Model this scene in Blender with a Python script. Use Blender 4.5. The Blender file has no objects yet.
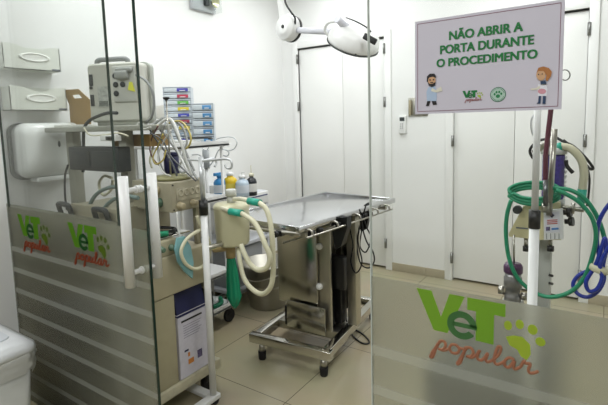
import bpy, bmesh, math, random
from mathutils import Vector, Matrix
random.seed(7)
C = bpy.context.scene.collection
PI = math.pi
H = 1.38
FPX, CX, CY = 448.7, 304.0, 172.0
CAM = Matrix(((0.83061, 0.55617, -0.02756), (0.03729, -0.10494, -0.99378), (-0.55561, 0.82441, -0.1079)))

def at(px, py, X=None, Y=None, Z=None):
    """a world point on a plane of the room, from survey coordinates of the photograph"""
    d = CAM.transposed() @ Vector(((px - CX) / FPX, (py - CY) / FPX, 1.0))
    t = X / d.x if X is not None else (Y / d.y if Y is not None else (Z - H) / d.z)
    return Vector((0, 0, H)) + d * t

# ------------------------------------------------------------------ materials
def lin(h):
    h = h.lstrip('#'); o = []
    for i in (0, 2, 4):
        c = int(h[i:i+2], 16) / 255
        o.append(c / 12.92 if c <= .04045 else ((c + .055) / 1.055) ** 2.4)
    return (*o, 1)
MATS = {}
def mat(name, col, rough=.5, metal=0., var=.05, scale=12., bump=0., emit=0., trans=0., coat=0., alpha=1.):
    if name in MATS: return MATS[name]
    m = bpy.data.materials.new(name); m.use_nodes = True
    nt = m.node_tree; b = nt.nodes['Principled BSDF']
    b.inputs['Roughness'].default_value = rough; b.inputs['Metallic'].default_value = metal
    b.inputs['Coat Weight'].default_value = coat
    b.inputs['Transmission Weight'].default_value = trans
    b.inputs['Alpha'].default_value = alpha
    c = lin(col)
    tc = nt.nodes.new('ShaderNodeTexCoord'); n = nt.nodes.new('ShaderNodeTexNoise')
    n.inputs['Scale'].default_value = scale; n.inputs['Detail'].default_value = 4
    nt.links.new(tc.outputs['Object'], n.inputs['Vector'])
    r = nt.nodes.new('ShaderNodeValToRGB')
    r.color_ramp.elements[0].position = .3; r.color_ramp.elements[1].position = .7
    r.color_ramp.elements[0].color = tuple(x * (1 - var) for x in c[:3]) + (1,)
    r.color_ramp.elements[1].color = tuple(min(1, x * (1 + var)) for x in c[:3]) + (1,)
    nt.links.new(n.outputs['Fac'], r.inputs['Fac']); nt.links.new(r.outputs['Color'], b.inputs['Base Color'])
    if bump:
        bp = nt.nodes.new('ShaderNodeBump'); bp.inputs['Strength'].default_value = bump
        bp.inputs['Distance'].default_value = .002
        nt.links.new(n.outputs['Fac'], bp.inputs['Height']); nt.links.new(bp.outputs['Normal'], b.inputs['Normal'])
    if emit:
        b.inputs['Emission Color'].default_value = c; b.inputs['Emission Strength'].default_value = emit
    MATS[name] = m; return m

WALL = mat('wall_paint', '#ebecea', .6, var=.012, scale=3, bump=.05)
CEIL = mat('ceiling_paint', '#f0f0ee', .7, var=.01)
DOORP = mat('door_laminate', '#eaebe8', .35, var=.01, scale=4)
FRAMEP = mat('door_frame_paint', '#ecedeb', .4, var=.01)
GREYMET = mat('hinge_metal', '#8d8e8c', .35, .8)
DARK = mat('black_plastic', '#101112', .4)
DARKR = mat('black_rubber', '#141414', .7)
STEEL = mat('stainless_steel', '#c9c7c0', .16, 1., var=.03, scale=5)
STEELB = mat('brushed_steel', '#b4b1a8', .3, 1., var=.04, scale=20)
WHITEP = mat('white_plastic', '#e9eae8', .35, var=.015)
WHITEM = mat('white_enamel', '#e4e5e4', .3, var=.02)
CREAMP = mat('cream_plastic', '#d6d2bb', .4, var=.03)
BEIGEM = mat('beige_enamel', '#b5ad92', .4, var=.05, scale=8)
BEIGED = mat('beige_grey_metal', '#a29c86', .42, var=.07, scale=16)
OLIVE = mat('olive_enamel', '#8f8d66', .45)
GREYB = mat('grey_panel', '#8c8d84', .45)
MONB = mat('monitor_housing', '#c6c7bd', .42, var=.02)
MOND = mat('monitor_mid_grey', '#8b8f8e', .5)  # mid grey for the carry handle, a lead, buttons and small marks
CHAR = mat('charcoal_plastic', '#2d3335', .5)
GREEN = mat('green_rubber', '#118a63', .4, var=.06)
TEAL = mat('teal_plastic', '#27a18a', .35)
HOSEC = mat('cream_hose', '#cfccb0', .35, var=.04)
NAVY = mat('navy_plastic', '#0a0e42', .45)
BLUE = mat('blue_hose', '#16309a', .3)
CARD = mat('cardboard', '#a68a5c', .8, var=.06)
AMBER = mat('amber_plastic', '#8a6a3a', .4)

def glassy(name, tint=(.95, .975, .96), refl=1.0):
    m = bpy.data.materials.new(name); m.use_nodes = True; nt = m.node_tree; nt.nodes.clear()
    o = nt.nodes.new('ShaderNodeOutputMaterial'); t = nt.nodes.new('ShaderNodeBsdfTransparent')
    t.inputs['Color'].default_value = (*tint, 1)
    g = nt.nodes.new('ShaderNodeBsdfGlossy'); g.inputs['Roughness'].default_value = .02
    f = nt.nodes.new('ShaderNodeFresnel'); f.inputs['IOR'].default_value = 1.36
    geo = nt.nodes.new('ShaderNodeNewGeometry')
    ior = nt.nodes.new('ShaderNodeMix'); ior.data_type = 'FLOAT'      # same reflectance from either face of the pane
    ior.inputs[2].default_value = 1.36; ior.inputs[3].default_value = 1 / 1.36
    nt.links.new(geo.outputs['Backfacing'], ior.inputs[0])
    nt.links.new(ior.outputs[0], f.inputs['IOR'])
    mx = nt.nodes.new('ShaderNodeMixShader')
    nt.links.new(f.outputs[0], mx.inputs[0]); nt.links.new(t.outputs[0], mx.inputs[1]); nt.links.new(g.outputs[0], mx.inputs[2])
    nt.links.new(mx.outputs[0], o.inputs[0]); return m
GLASS = glassy('clear_glass', (.984, .991, .986))
CLEARP = glassy('clear_acrylic', (.93, .95, .94))
EDGEL = mat('pale_glass_edge', '#c3cac5', .2)
EDGE = mat('green_glass_edge', '#22342d', .2)

def film_mat():
    """sandblast film: rough see-through layer with horizontal clearer bands at fixed heights"""
    m = bpy.data.materials.new('frosted_film'); m.use_nodes = True; nt = m.node_tree; nt.nodes.clear()
    N = nt.nodes.new; L = nt.links.new
    o = N('ShaderNodeOutputMaterial')
    rf = N('ShaderNodeBsdfRefraction'); rf.inputs['IOR'].default_value = 1.5; rf.inputs['Roughness'].default_value = .27
    rf.inputs['Color'].default_value = (.90, .90, .84, 1)
    tr = N('ShaderNodeBsdfTranslucent'); tr.inputs['Color'].default_value = (.62, .62, .56, 1)
    df = N('ShaderNodeBsdfDiffuse'); df.inputs['Color'].default_value = (.42, .42, .38, 1)
    gl = N('ShaderNodeBsdfGlossy'); gl.inputs['Roughness'].default_value = .25; gl.inputs['Color'].default_value = (.8, .8, .8, 1)
    m1 = N('ShaderNodeMixShader'); m1.inputs[0].default_value = .24; L(rf.outputs[0], m1.inputs[1]); L(tr.outputs[0], m1.inputs[2])
    # bands
    geo = N('ShaderNodeNewGeometry'); sx = N('ShaderNodeSeparateXYZ'); L(geo.outputs['Position'], sx.inputs[0])
    a = N('ShaderNodeMath'); a.operation = 'ADD'; a.inputs[1].default_value = .105 * 10 - .782 + .0; L(sx.outputs['Z'], a.inputs[0])
    md = N('ShaderNodeMath'); md.operation = 'PINGPONG'; md.inputs[1].default_value = .0535; L(a.outputs[0], md.inputs[0])
    mr = N('ShaderNodeMapRange'); mr.inputs['From Min'].default_value = .010; mr.inputs['From Max'].default_value = .018
    mr.inputs['To Min'].default_value = 1; mr.inputs['To Max'].default_value = 0; L(md.outputs[0], mr.inputs['Value'])
    lt = N('ShaderNodeMath'); lt.operation = 'LESS_THAN'; lt.inputs[1].default_value = .83; L(sx.outputs['Z'], lt.inputs[0])
    mu = N('ShaderNodeMath'); mu.operation = 'MULTIPLY'; L(mr.outputs[0], mu.inputs[0]); L(lt.outputs[0], mu.inputs[1])
    cm = N('ShaderNodeMix'); cm.data_type = 'RGBA'; L(mu.outputs[0], cm.inputs[0])
    cm.inputs[6].default_value = (.40, .40, .36, 1); cm.inputs[7].default_value = (.74, .76, .72, 1); L(cm.outputs[2], df.inputs['Color'])
    fm = N('ShaderNodeMath'); fm.operation = 'MULTIPLY_ADD'; fm.inputs[1].default_value = .08; fm.inputs[2].default_value = .07
    L(mu.outputs[0], fm.inputs[0])
    m2 = N('ShaderNodeMixShader'); L(fm.outputs[0], m2.inputs[0]); L(m1.outputs[0], m2.inputs[1]); L(df.outputs[0], m2.inputs[2])
    m3 = N('ShaderNodeMixShader'); m3.inputs[0].default_value = .05; L(m2.outputs[0], m3.inputs[1]); L(gl.outputs[0], m3.inputs[2])
    L(m3.outputs[0], o.inputs[0]); return m
FILM = film_mat()
def tint_film(name, col, k=.6):
    m = bpy.data.materials.new(name); m.use_nodes = True; nt = m.node_tree; nt.nodes.clear()
    o = nt.nodes.new('ShaderNodeOutputMaterial'); c = lin(col)
    d = nt.nodes.new('ShaderNodeBsdfDiffuse'); d.inputs['Color'].default_value = c
    t = nt.nodes.new('ShaderNodeBsdfTranslucent'); t.inputs['Color'].default_value = c
    p = nt.nodes.new('ShaderNodeBsdfTransparent'); p.inputs['Color'].default_value = tuple(.35 + .65 * x for x in c[:3]) + (1,)
    a = nt.nodes.new('ShaderNodeMixShader'); a.inputs[0].default_value = .5
    nt.links.new(d.outputs[0], a.inputs[1]); nt.links.new(t.outputs[0], a.inputs[2])
    b = nt.nodes.new('ShaderNodeMixShader'); b.inputs[0].default_value = k
    nt.links.new(p.outputs[0], b.inputs[1]); nt.links.new(a.outputs[0], b.inputs[2]); nt.links.new(b.outputs[0], o.inputs[0])
    return m

def tile_mat(name, rot=0.):
    m = bpy.data.materials.new(name); m.use_nodes = True; nt = m.node_tree; b = nt.nodes['Principled BSDF']
    N = nt.nodes.new; L = nt.links.new
    geo = N('ShaderNodeNewGeometry'); mp = N('ShaderNodeMapping'); L(geo.outputs['Position'], mp.inputs['Vector'])
    # tile corner at (-1.27, 2.315), pitch 0.655
    mp.inputs['Location'].default_value = (1.275 + .655 * 4, -2.325 + .655 * 8, 0)
    br = N('ShaderNodeTexBrick'); br.offset = 0; br.squash = 1
    br.inputs['Scale'].default_value = 1; br.inputs['Brick Width'].default_value = .655; br.inputs['Row Height'].default_value = .655
    br.inputs['Mortar Size'].default_value = .0022; br.inputs['Mortar Smooth'].default_value = .2
    br.inputs['Color1'].default_value = lin('#a39a7e'); br.inputs['Color2'].default_value = lin('#a79e82'); br.inputs['Mortar'].default_value = lin('#5b5341')
    L(mp.outputs[0], br.inputs['Vector'])
    n = N('ShaderNodeTexNoise'); n.inputs['Scale'].default_value = 2.2; n.inputs['Detail'].default_value = 6; L(geo.outputs['Position'], n.inputs['Vector'])
    mx = N('ShaderNodeMix'); mx.data_type = 'RGBA'; mx.blend_type = 'MULTIPLY'; mx.inputs[0].default_value = .25
    L(br.outputs['Color'], mx.inputs[6]); L(n.outputs['Color'], mx.inputs[7])
    hsv = N('ShaderNodeHueSaturation'); hsv.inputs['Saturation'].default_value = .95; hsv.inputs['Value'].default_value = 1.12
    L(mx.outputs[2], hsv.inputs['Color']); L(hsv.outputs[0], b.inputs['Base Color'])
    b.inputs['Roughness'].default_value = .22
    L(mp.outputs[0], br.inputs['Vector'])
    return m
TILE = tile_mat('floor_tile')
SKIRT = mat('baseboard_tile', '#ada48d', .35, var=.04, scale=5)

# ------------------------------------------------------------------ mesh builder
class MB:
    def __init__(s): s.bm = bmesh.new()
    def _grid(s, rings, closed=True, caps=True, smooth=True):
        bm = s.bm; vs = [[bm.verts.new(p) for p in r] for r in rings]
        n = len(vs[0])
        for a, b in zip(vs, vs[1:]):
            for i in range(n if closed else n - 1):
                f = bm.faces.new((a[i], a[(i+1) % n], b[(i+1) % n], b[i])); f.smooth = smooth
        if caps:
            for r, rev in ((vs[0], True), (vs[-1], False)):
                try: f = bm.faces.new(r[::-1] if rev else r)
                except ValueError: pass
        return s
    def box(s, p0, p1, bev=0., M=None, seg=2):
        t = bmesh.new(); bmesh.ops.create_cube(t, size=1)
        a, b = Vector(p0), Vector(p1); c = (a + b) / 2; d = Vector([abs(x) for x in (b - a)])
        for v in t.verts: v.co = Vector((v.co.x * d.x, v.co.y * d.y, v.co.z * d.z))
        if bev:
            bmesh.ops.bevel(t, geom=list(t.edges) , offset=min(bev, min(d) * .49), segments=seg, affect='EDGES', profile=.6)
            for f in t.faces: f.smooth = True
        T = Matrix.Translation(c)
        for v in t.verts: v.co = T @ v.co if M is None else M @ (T @ v.co)
        s._merge(t); return s
    def _merge(s, t):
        me = bpy.data.meshes.new('tmp'); t.to_mesh(me); t.free(); s.bm.from_mesh(me); bpy.data.meshes.remove(me)
    def cyl(s, p0, p1, r0, r1=None, n=20, caps=True, smooth=True):
        r1 = r0 if r1 is None else r1; p0, p1 = Vector(p0), Vector(p1)
        q = (p1 - p0).to_track_quat('Z', 'Y')
        rg = [[p + q @ Vector((r * math.cos(2*PI*i/n), r * math.sin(2*PI*i/n), 0)) for i in range(n)] for p, r in ((p0, r0), (p1, r1))]
        return s._grid(rg, caps=caps, smooth=smooth)
    def lathe(s, base, prof, axis=(0, 0, 1), n=28, caps=True):
        q = Vector(axis).normalized().to_track_quat('Z', 'Y'); base = Vector(base)
        rg = [[base + q @ Vector((r * math.cos(2*PI*i/n), r * math.sin(2*PI*i/n), z)) for i in range(n)] for r, z in prof]
        return s._grid(rg, caps=caps)
    def tube(s, pts, r, n=8, sub=6, smoothpath=True, ridges=0):
        pts = [Vector(p) for p in pts]
        if smoothpath and len(pts) > 2:
            out = []
            P = [pts[0] * 2 - pts[1]] + pts + [pts[-1] * 2 - pts[-2]]
            for i in range(1, len(P) - 2):
                for k in range(sub):
                    t = k / sub; a, b, c, d = P[i-1:i+3]
                    out.append(.5 * ((2*b) + (c-a)*t + (2*a-5*b+4*c-d)*t*t + (3*b-a-3*c+d)*t**3))
            out.append(pts[-1]); pts = out
        rings = []; up = Vector((0, 0, 1)); prev = None
        for i, p in enumerate(pts):
            tg = (pts[min(i+1, len(pts)-1)] - pts[max(i-1, 0)])
            if tg.length < 1e-9: tg = Vector((0, 0, 1))
            tg.normalize()
            if prev is None:
                prev = tg.orthogonal().normalized()
            prev = (prev - tg * prev.dot(tg)).normalized(); bi = tg.cross(prev)
            rr = r(i / max(1, len(pts)-1)) if callable(r) else r
            if ridges and i % 2: rr *= 1 - ridges
            rings.append([p + (prev * math.cos(2*PI*k/n) + bi * math.sin(2*PI*k/n)) * rr for k in range(n)])
        return s._grid(rings)
    def prism(s, poly, d):
        """poly: list of 3D points (planar), extruded by vector d"""
        d = Vector(d); a = [s.bm.verts.new(Vector(p)) for p in poly]; b = [s.bm.verts.new(Vector(p) + d) for p in poly]
        n = len(a)
        s.bm.faces.new(a[::-1]); s.bm.faces.new(b)
        for i in range(n): s.bm.faces.new((a[i], a[(i+1) % n], b[(i+1) % n], b[i]))
        return s
    def loft(s, rings, caps=True): return s._grid([[Vector(p) for p in r] for r in rings], caps=caps)
    def ball(s, c, r, sc=(1, 1, 1), n=14):
        t = bmesh.new(); bmesh.ops.create_uvsphere(t, u_segments=n, v_segments=n // 2 + 2, radius=r)
        for v in t.verts: v.co = Vector((v.co.x*sc[0], v.co.y*sc[1], v.co.z*sc[2])) + Vector(c)
        for f in t.faces: f.smooth = True
        s._merge(t); return s
    def build(s, name, m, parent=None, **kw):
        bm = s.bm
        if parent is not None:
            inv = parent_world(parent).inverted(); bm.transform(inv)
        else:
            # origin at the base of the thing
            xs = [v.co for v in bm.verts]
            o = Vector(((min(v.x for v in xs)+max(v.x for v in xs))/2, (min(v.y for v in xs)+max(v.y for v in xs))/2, min(v.z for v in xs)))
            bm.transform(Matrix.Translation(-o))
        bmesh.ops.recalc_face_normals(bm, faces=bm.faces)
        me = bpy.data.meshes.new(name); bm.to_mesh(me); bm.free()
        ob = bpy.data.objects.new(name, me); C.objects.link(ob); me.materials.append(m)
        if parent is not None: ob.parent = parent
        else: ob.location = o
        for k, v in kw.items(): ob[k] = v
        return ob
def parent_world(o):
    M = Matrix.Translation(o.location) @ o.rotation_euler.to_matrix().to_4x4()
    return parent_world(o.parent) @ M if o.parent else M
def thing(name, loc, label=None, cat=None, group=None, rz=0., kind=None):
    o = bpy.data.objects.new(name, None); C.objects.link(o); o.location = loc; o.rotation_euler = (0, 0, rz)
    o.empty_display_size = .1
    for k, v in (('label', label), ('category', cat), ('group', group), ('kind', kind)):
        if v: o[k] = v
    return o
def B(p0, p1, bev=0., M=None): return MB().box(p0, p1, bev, M)
def TH(label, cat, group=None):
    d = {'label': label, 'category': cat}
    if group: d['group'] = group
    return d
ST = {'kind': 'structure'}
def text_mesh(parent, name, body, m, M, size, xscale=1., bold=.0, depth=.0004, align='CENTER', shear=0, label=None):
    cu = bpy.data.curves.new('txt', 'FONT'); cu.body = body; cu.size = size; cu.align_x = align; cu.align_y = 'BOTTOM_BASELINE'
    cu.offset = bold; cu.extrude = depth; cu.shear = shear; cu.space_character = 1.0 + bold * 6 / size
    t = bpy.data.objects.new('txt', cu); C.objects.link(t)
    dg = bpy.context.evaluated_depsgraph_get(); dg.update()
    me = bpy.data.meshes.new_from_object(t.evaluated_get(dg)); bpy.data.objects.remove(t); bpy.data.curves.remove(cu)
    me.transform(Matrix.Scale(xscale, 4, (1, 0, 0))); me.transform(M)
    me.transform(parent_world(parent).inverted())
    me.materials.clear(); me.materials.append(m); me.name = name
    ob = bpy.data.objects.new(name, me); C.objects.link(ob); ob.parent = parent
    if label: ob['label'] = label
    return ob

# ------------------------------------------------------------------ the room
XL, XR, YB, YG = -2.8, 1.5, 3.81, 1.0
ZC = 2.8
YF = -3.0
CW = mat('waiting_room_paint', '#b3b1aa', .7, var=.02)
B((-5.1, YF-.1, -.1), (3.1, YB+.1, 0)).build('floor', TILE, **ST)
B((-5.1, YF-.1, ZC), (3.1, YB+.1, ZC+.1)).build('ceiling', CEIL, **ST)
B((XL-.1, YG-.05, 0), (XL, YB, ZC)).build('wall_left', WALL, **ST)
B((-5.1, YF, 0), (-5.0, YG+.05, ZC)).build('wall_left', CW, **ST)
B((-5.0, YG-.05, 0), (XL-.1, YG+.05, ZC)).build('wall_left', WALL, **ST)
B((XR, YG-.05, 0), (XR+.1, YB, ZC)).build('wall_right', WALL, **ST)
B((3.0, YF, 0), (3.1, YG+.05, ZC)).build('wall_right', CW, **ST)
B((XR+.1, YG-.05, 0), (3.0, YG+.05, ZC)).build('wall_right', WALL, **ST)
B((-5.1, YF-.1, 0), (3.1, YF, ZC)).build('wall_front', CW, **ST)
# back wall with two door openings
DOORS = [(-2.60, -1.665, 2.125), (-1.055, -.125, 2.125)]
w = MB()
w.box((XL-.1, YB, 0), (DOORS[0][0], YB+.1, ZC)); w.box((DOORS[0][1], YB, 0), (DOORS[1][0], YB+.1, ZC)); w.box((DOORS[1][1], YB, 0), (XR+.1, YB+.1, ZC))
for a, b, h in DOORS: w.box((a, YB, h), (b, YB+.1, ZC))
w.box((XL-.1, YB+.1, 0), (XR+.1, YB+.2, ZC))
w.build('wall_back', WALL, **ST)
sk = .013
for i, (a, b) in enumerate([(DOORS[0][1]+.045, DOORS[1][0]-.045), (DOORS[1][1]+.045, XR)]):
    s_ = MB(); x = a
    while x < b - .01:
        e = min(x + .33, b); s_.box((x+.001, YB-sk, 0), (e-.001, YB, .075), .002); x = e
    s_.build('baseboard_back', SKIRT, **ST)
s_ = MB(); y = 1.03
while y < YB - .02:
    e = min(y + .6, YB-.015); s_.box((XL, y+.001, 0), (XL+sk, e-.001, .075), .002); y = e
s_.build('baseboard_left', SKIRT, **ST)
for i, (a, b, h) in enumerate(DOORS):
    d = thing('door_%d' % (i+1), ((a+b)/2, YB, 0), kind='structure')
    f = MB(); fw = .062
    f.box((a-fw, YB-.016, 0), (a, YB+.04, h+fw), .003); f.box((b, YB-.016, 0), (b+fw, YB+.04, h+fw), .003)
    f.box((a, YB-.016, h), (b, YB+.04, h+fw), .003)
    f.build('door_frame', FRAMEP, d)
    mid = (a+b)/2 + (.03 if i == 0 else 0)
    for x0, x1 in ((a+.003, mid-.0018), (mid+.0018, b-.003)):
        MB().box((x0, YB+.012, .02), (x1, YB+.05, h-.014), .001).build('door_leaf', DOORP, d)
    for x in (a-.002, b+.002):
        for z in (2.02, 1.55, .25) if i == 0 else (1.98, 1.2, .2):
            hg = MB(); hg.cyl((x, YB-.022, z-.045), (x, YB-.022, z+.045), .008, n=12); hg.box((x-.012, YB-.018, z-.045), (x+.012, YB-.010, z+.045))
            hg.build('hinge', GREYMET, d)
# stub wall where the glass front meets the left wall
B((XL, YG-.05, 0), (-2.565, YG+.05, ZC)).build('wall_stub', WALL, **ST)
# lintel far above, holding the glass
B((XL, YG-.05, 2.45), (XR, YG+.05, ZC)).build('trim_1', WALL, **ST)

# --------------------------------------------------------------- logo drawing
def stroke(mb, pts, w, y, T, sub=6, thick=.0008):
    P = [Vector((a, b)) for a, b in pts]
    if len(P) > 2:
        Q = [P[0]*2-P[1]] + P + [P[-1]*2-P[-2]]; out = []
        for i in range(1, len(Q)-2):
            for k in range(sub):
                t = k/sub; a, b, c, d = Q[i-1:i+3]
                out.append(.5*((2*b)+(c-a)*t+(2*a-5*b+4*c-d)*t*t+(3*b-a-3*c+d)*t**3))
        P = out + [P[-1]]
    mb.tube([T(p.x, p.y, y) for p in P], w/2, n=6, smoothpath=False)
SCRIPT = [  # "popular" in running script, unit = x height
 [(-.25,-.55),(.02,.1),(.35,1.0),(.1,.2),(-.15,-.9),(-.35,-1.0),(-.1,-.3),(.3,.85),(.62,1.0),(.72,.6),(.5,.1),(.22,.1),(.6,.05),(.95,.35)],
 [(1.5,.95),(1.15,.9),(.98,.4),(1.2,.02),(1.55,.2),(1.62,.7),(1.45,.95),(1.6,.75),(1.95,.7)],
 [(1.95,.7),(2.1,1.0),(1.95,.4),(1.7,-.8),(1.5,-1.0),(1.7,-.4),(2.1,.85),(2.4,1.0),(2.55,.6),(2.35,.1),(2.1,.1),(2.45,.05),(2.75,.45)],
 [(2.75,.45),(2.95,1.0),(2.8,.35),(2.88,.02),(3.15,.15),(3.45,.9),(3.35,.3),(3.42,.02),(3.7,.25)],
 [(3.7,.25),(4.1,1.0),(4.25,1.75),(4.1,1.85),(3.95,1.3),(3.85,.5),(3.95,.02),(4.2,.15),(4.45,.5)],
 [(5.05,.9),(4.75,1.0),(4.5,.6),(4.5,.1),(4.75,.05),(5.05,.8),(5.0,.25),(5.1,.02),(5.4,.35)],
 [(5.4,.35),(5.6,1.05),(5.68,.85),(5.95,.88),(5.85,.3),(5.95,.02),(6.2,.15),(6.4,.4)]]
def logo(parent, x0, zt, W, y, mats, thick=.0006, suff=''):
    """'VeT popular' mark, x0 left, zt top of the capitals, W the width of the whole mark"""
    u = W / 12.6
    T = lambda a, b, yy=y: Vector((x0 + a*u, yy, zt - 5*u + b*u))
    green, gdark, yel, org = mats
    def P(mb, pts): mb.prism([T(*p) for p in pts], (0, -thick, 0))
    g = MB()
    P(g, [(0,5),(1.9,5),(3.1,1.9),(4.1,5),(5.9,5),(3.9,0),(2.2,0)])
    P(g, [(6.2,5),(10.4,5),(10.4,3.5),(9.2,3.5),(9.2,-.1),(7.2,-.1),(7.2,3.5),(6.2,3.5)])
    g.build('logo_capitals', green, parent)
    e = MB(); R = []
    cx, cy, ro, ri = 5.6, 1.4, 1.75, .95
    angs = [math.radians(a) for a in range(-38, -361, -14)] 
    angs = [math.radians(-25 - k*335/24) for k in range(25)]
    def RING(a0, a1, n=22):
        for k in range(n):
            t0 = a0+(a1-a0)*k/n; t1 = a0+(a1-a0)*(k+1)/n
            yield [(cx+ro*math.cos(t0), cy+ro*math.sin(t0)), (cx+ri*math.cos(t0), cy+ri*math.sin(t0)), (cx+ri*math.cos(t1), cy+ri*math.sin(t1)), (cx+ro*math.cos(t1), cy+ro*math.sin(t1))]
    for q in RING(0, math.radians(325)): e.prism([T(a, b, y-.0004) for a, b in q], (0, -thick, 0))
    e.prism([T(a, b, y-.0004) for a, b in ((cx-ri-.1, cy+.3), (cx+ro, cy+.3), (cx+ro, cy-.25), (cx-ri-.1, cy-.25))], (0, -thick, 0))
    e.build('logo_letter_e', gdark, parent)
    p = MB()
    for (a, b, r1, r2) in ((10.7,2.6,.42,.55),(11.9,3.0,.42,.55),(13.2,2.7,.5,.58),(14.0,1.5,.5,.5)):
        p.prism([T(a + r1*math.cos(t*PI/8), b + r2*math.sin(t*PI/8)) for t in range(16)], (0, -thick, 0))
    p.prism([T(*q) for q in ((10.5,1.2),(11.3,1.55),(12.2,1.6),(13.0,.9),(13.1,-.2),(12.7,-1.0),(12.1,-.7),(11.7,0),(10.9,.3))], (0, -thick, 0))
    p.build('logo_paw', yel, parent)
    s = MB(); k = 1.95
    for st in SCRIPT: stroke(s, [(2.4 + a*k*.92, -2.4 + b*k*.62) for a, b in st], .34*u if thick > .0005 else .3*u, y-.0006, T)
    s.build('logo_script', org, parent)
FG = tint_film('green_vinyl', '#a2cf50', .68); FGD = tint_film('deep_green_vinyl', '#6a9c66', .72)
FY = tint_film('lime_vinyl', '#c8dc58', .75); FO = tint_film('orange_vinyl', '#d39a7c', .75)
FGL = tint_film('green_vinyl_sheer', '#7fb83a', .5); FGDL = tint_film('deep_green_vinyl_sheer', '#3f8245', .5)  # more see-through vinyl set for the logos on the sliding pane
FYL = tint_film('lime_vinyl_sheer', '#8fae35', .35); FOL = tint_film('orange_vinyl_sheer', '#c46a4e', .45)

def pane(name, x0, x1, y, z0, z1, zf, edges=(0, 1), t=.009, M=None):
    g = thing(name, ((x0+x1)/2, y, z0), kind='structure')
    MB().box((x0, y-t/2, z0), (x1, y+t/2, z1)).build('glass_sheet', GLASS, g)
    em, ew = (EDGE, .0028) if name != 'window_2' else (EDGEL, .0014)
    for k in edges:
        x = (x0, x1)[k]
        MB().box((x-ew if k else x-.0008, y-t/2-.0004, z0), (x+.0008 if k else x+ew, y+t/2+.0004, z1)).build('glass_edge', em, g)
    MB().box((x0+.003, y-t/2-.0016, z0), (x1-.003, y-t/2-.0006, zf)).build('frosted_film', FILM, g)
    return g
FT = 1.012
# fixed pane behind, sliding pane with the pull handle, fixed pane on the right
wb = pane('window_1', -2.565, -1.60, YG+.045, 0, 2.45, FT-.002, edges=(1,))
da = pane('door_3', -2.44, -1.357, YG, .01, 2.45, FT, edges=(0, 1))
logo(da, -1.895, .99, .26, YG-.0062, (FGL, FGDL, FYL, FOL))
logo(da, -2.345, .985, .26, YG-.0062, (FGL, FGDL, FYL, FOL))
hx = -1.40
h = MB()
for s in (-1, 1):
    yy = YG + s*.06
    h.cyl((hx, yy, .812), (hx, yy, 1.212), .018, n=22)
h.build('door_handle', WHITEM, da, label='white tubular pull handle, a bar on either side of the glass')
for z in (.86, 1.16):
    MB().cyl((hx, YG-.06, z), (hx, YG+.06, z), .009, n=14).cyl((hx, YG-.012, z), (hx, YG-.004, z), .014, n=18).cyl((hx, YG+.004, z), (hx, YG+.012, z), .014, n=18).build('handle_standoff', WHITEM, da)
wr = pane('window_2', -.478, 1.45, YG, 0, 2.45, .995, edges=(0,))
logo(wr, -.358, .986, .236, YG-.0062, (FG, FGD, FY, FO))

# --------------------------------------------------------------- camera
cam = bpy.data.cameras.new('camera'); co = bpy.data.objects.new('camera', cam); C.objects.link(co)
cam.sensor_fit = 'HORIZONTAL'; cam.sensor_width = 36; cam.lens = FPX/608*36
cam.shift_x = 0; cam.shift_y = -(202.5-CY)/608
r, d, f = CAM[0], CAM[1], CAM[2]
R3 = Matrix((r, -d, -f)).transposed()
co.matrix_world = Matrix.Translation((0, 0, H)) @ R3.to_4x4()
cam.clip_start = .02
bpy.context.scene.camera = co

# --------------------------------------------------------------- light
def area(name, loc, sx, sy, power, col=(1, 1, 1)):
    l = bpy.data.lights.new(name, 'AREA'); l.shape = 'RECTANGLE'; l.size = sx; l.size_y = sy; l.energy = power; l.color = col
    o = bpy.data.objects.new(name, l); C.objects.link(o); o.location = loc; return o
PANEL = mat('led_diffuser', '#ffffff', .5, emit=1.5, var=0)
LP = [(-2.1, 1.65), (-.4, 1.75), (-1.9, 3.1), (-.4, 3.1), (-1.3, -.7), (-2.9, -.5), (.4, -.6)]  # outer two camera-side panels are unseen fill, added to brighten sign and object fronts
for i, (x, y) in enumerate(LP):
    t = thing('ceiling_light', (x, y, ZC-.03), 'square white LED ceiling panel ' + ('in front of the glass partition, %s' % {-1.3: 'middle of three', -2.9: 'leftmost of three, added as fill light', .4: 'rightmost of three, added as fill light'}[x] if y < 1 else
        ('over the %s of the procedure room' % ('left near corner','right near corner','left far corner','right far corner')[i])), 'light', 'ceiling panels')
    MB().box((x-.31, y-.31, ZC-.03), (x+.31, y+.31, ZC-.004), .004).build('frame', WHITEM, t)
    MB().box((x-.29, y-.29, ZC-.034), (x+.29, y+.29, ZC-.029)).build('diffuser', PANEL, t)
    area('panel_lamp', (x, y, ZC-.045), .56, .56, 12.5 if y > 1 else 26, (.965, .985, 1) if y > 1 else (.97, .985, 1))
w = bpy.data.worlds.new('world'); bpy.context.scene.world = w; w.use_nodes = True
w.node_tree.nodes['Background'].inputs[0].default_value = (.9, .95, 1, 1); w.node_tree.nodes['Background'].inputs[1].default_value = .3
vs = bpy.context.scene.view_settings; vs.view_transform = 'Standard'; vs.look = 'None'; vs.gamma = 1; vs.exposure = 0.1; vs.use_curve_mapping = False
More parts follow.
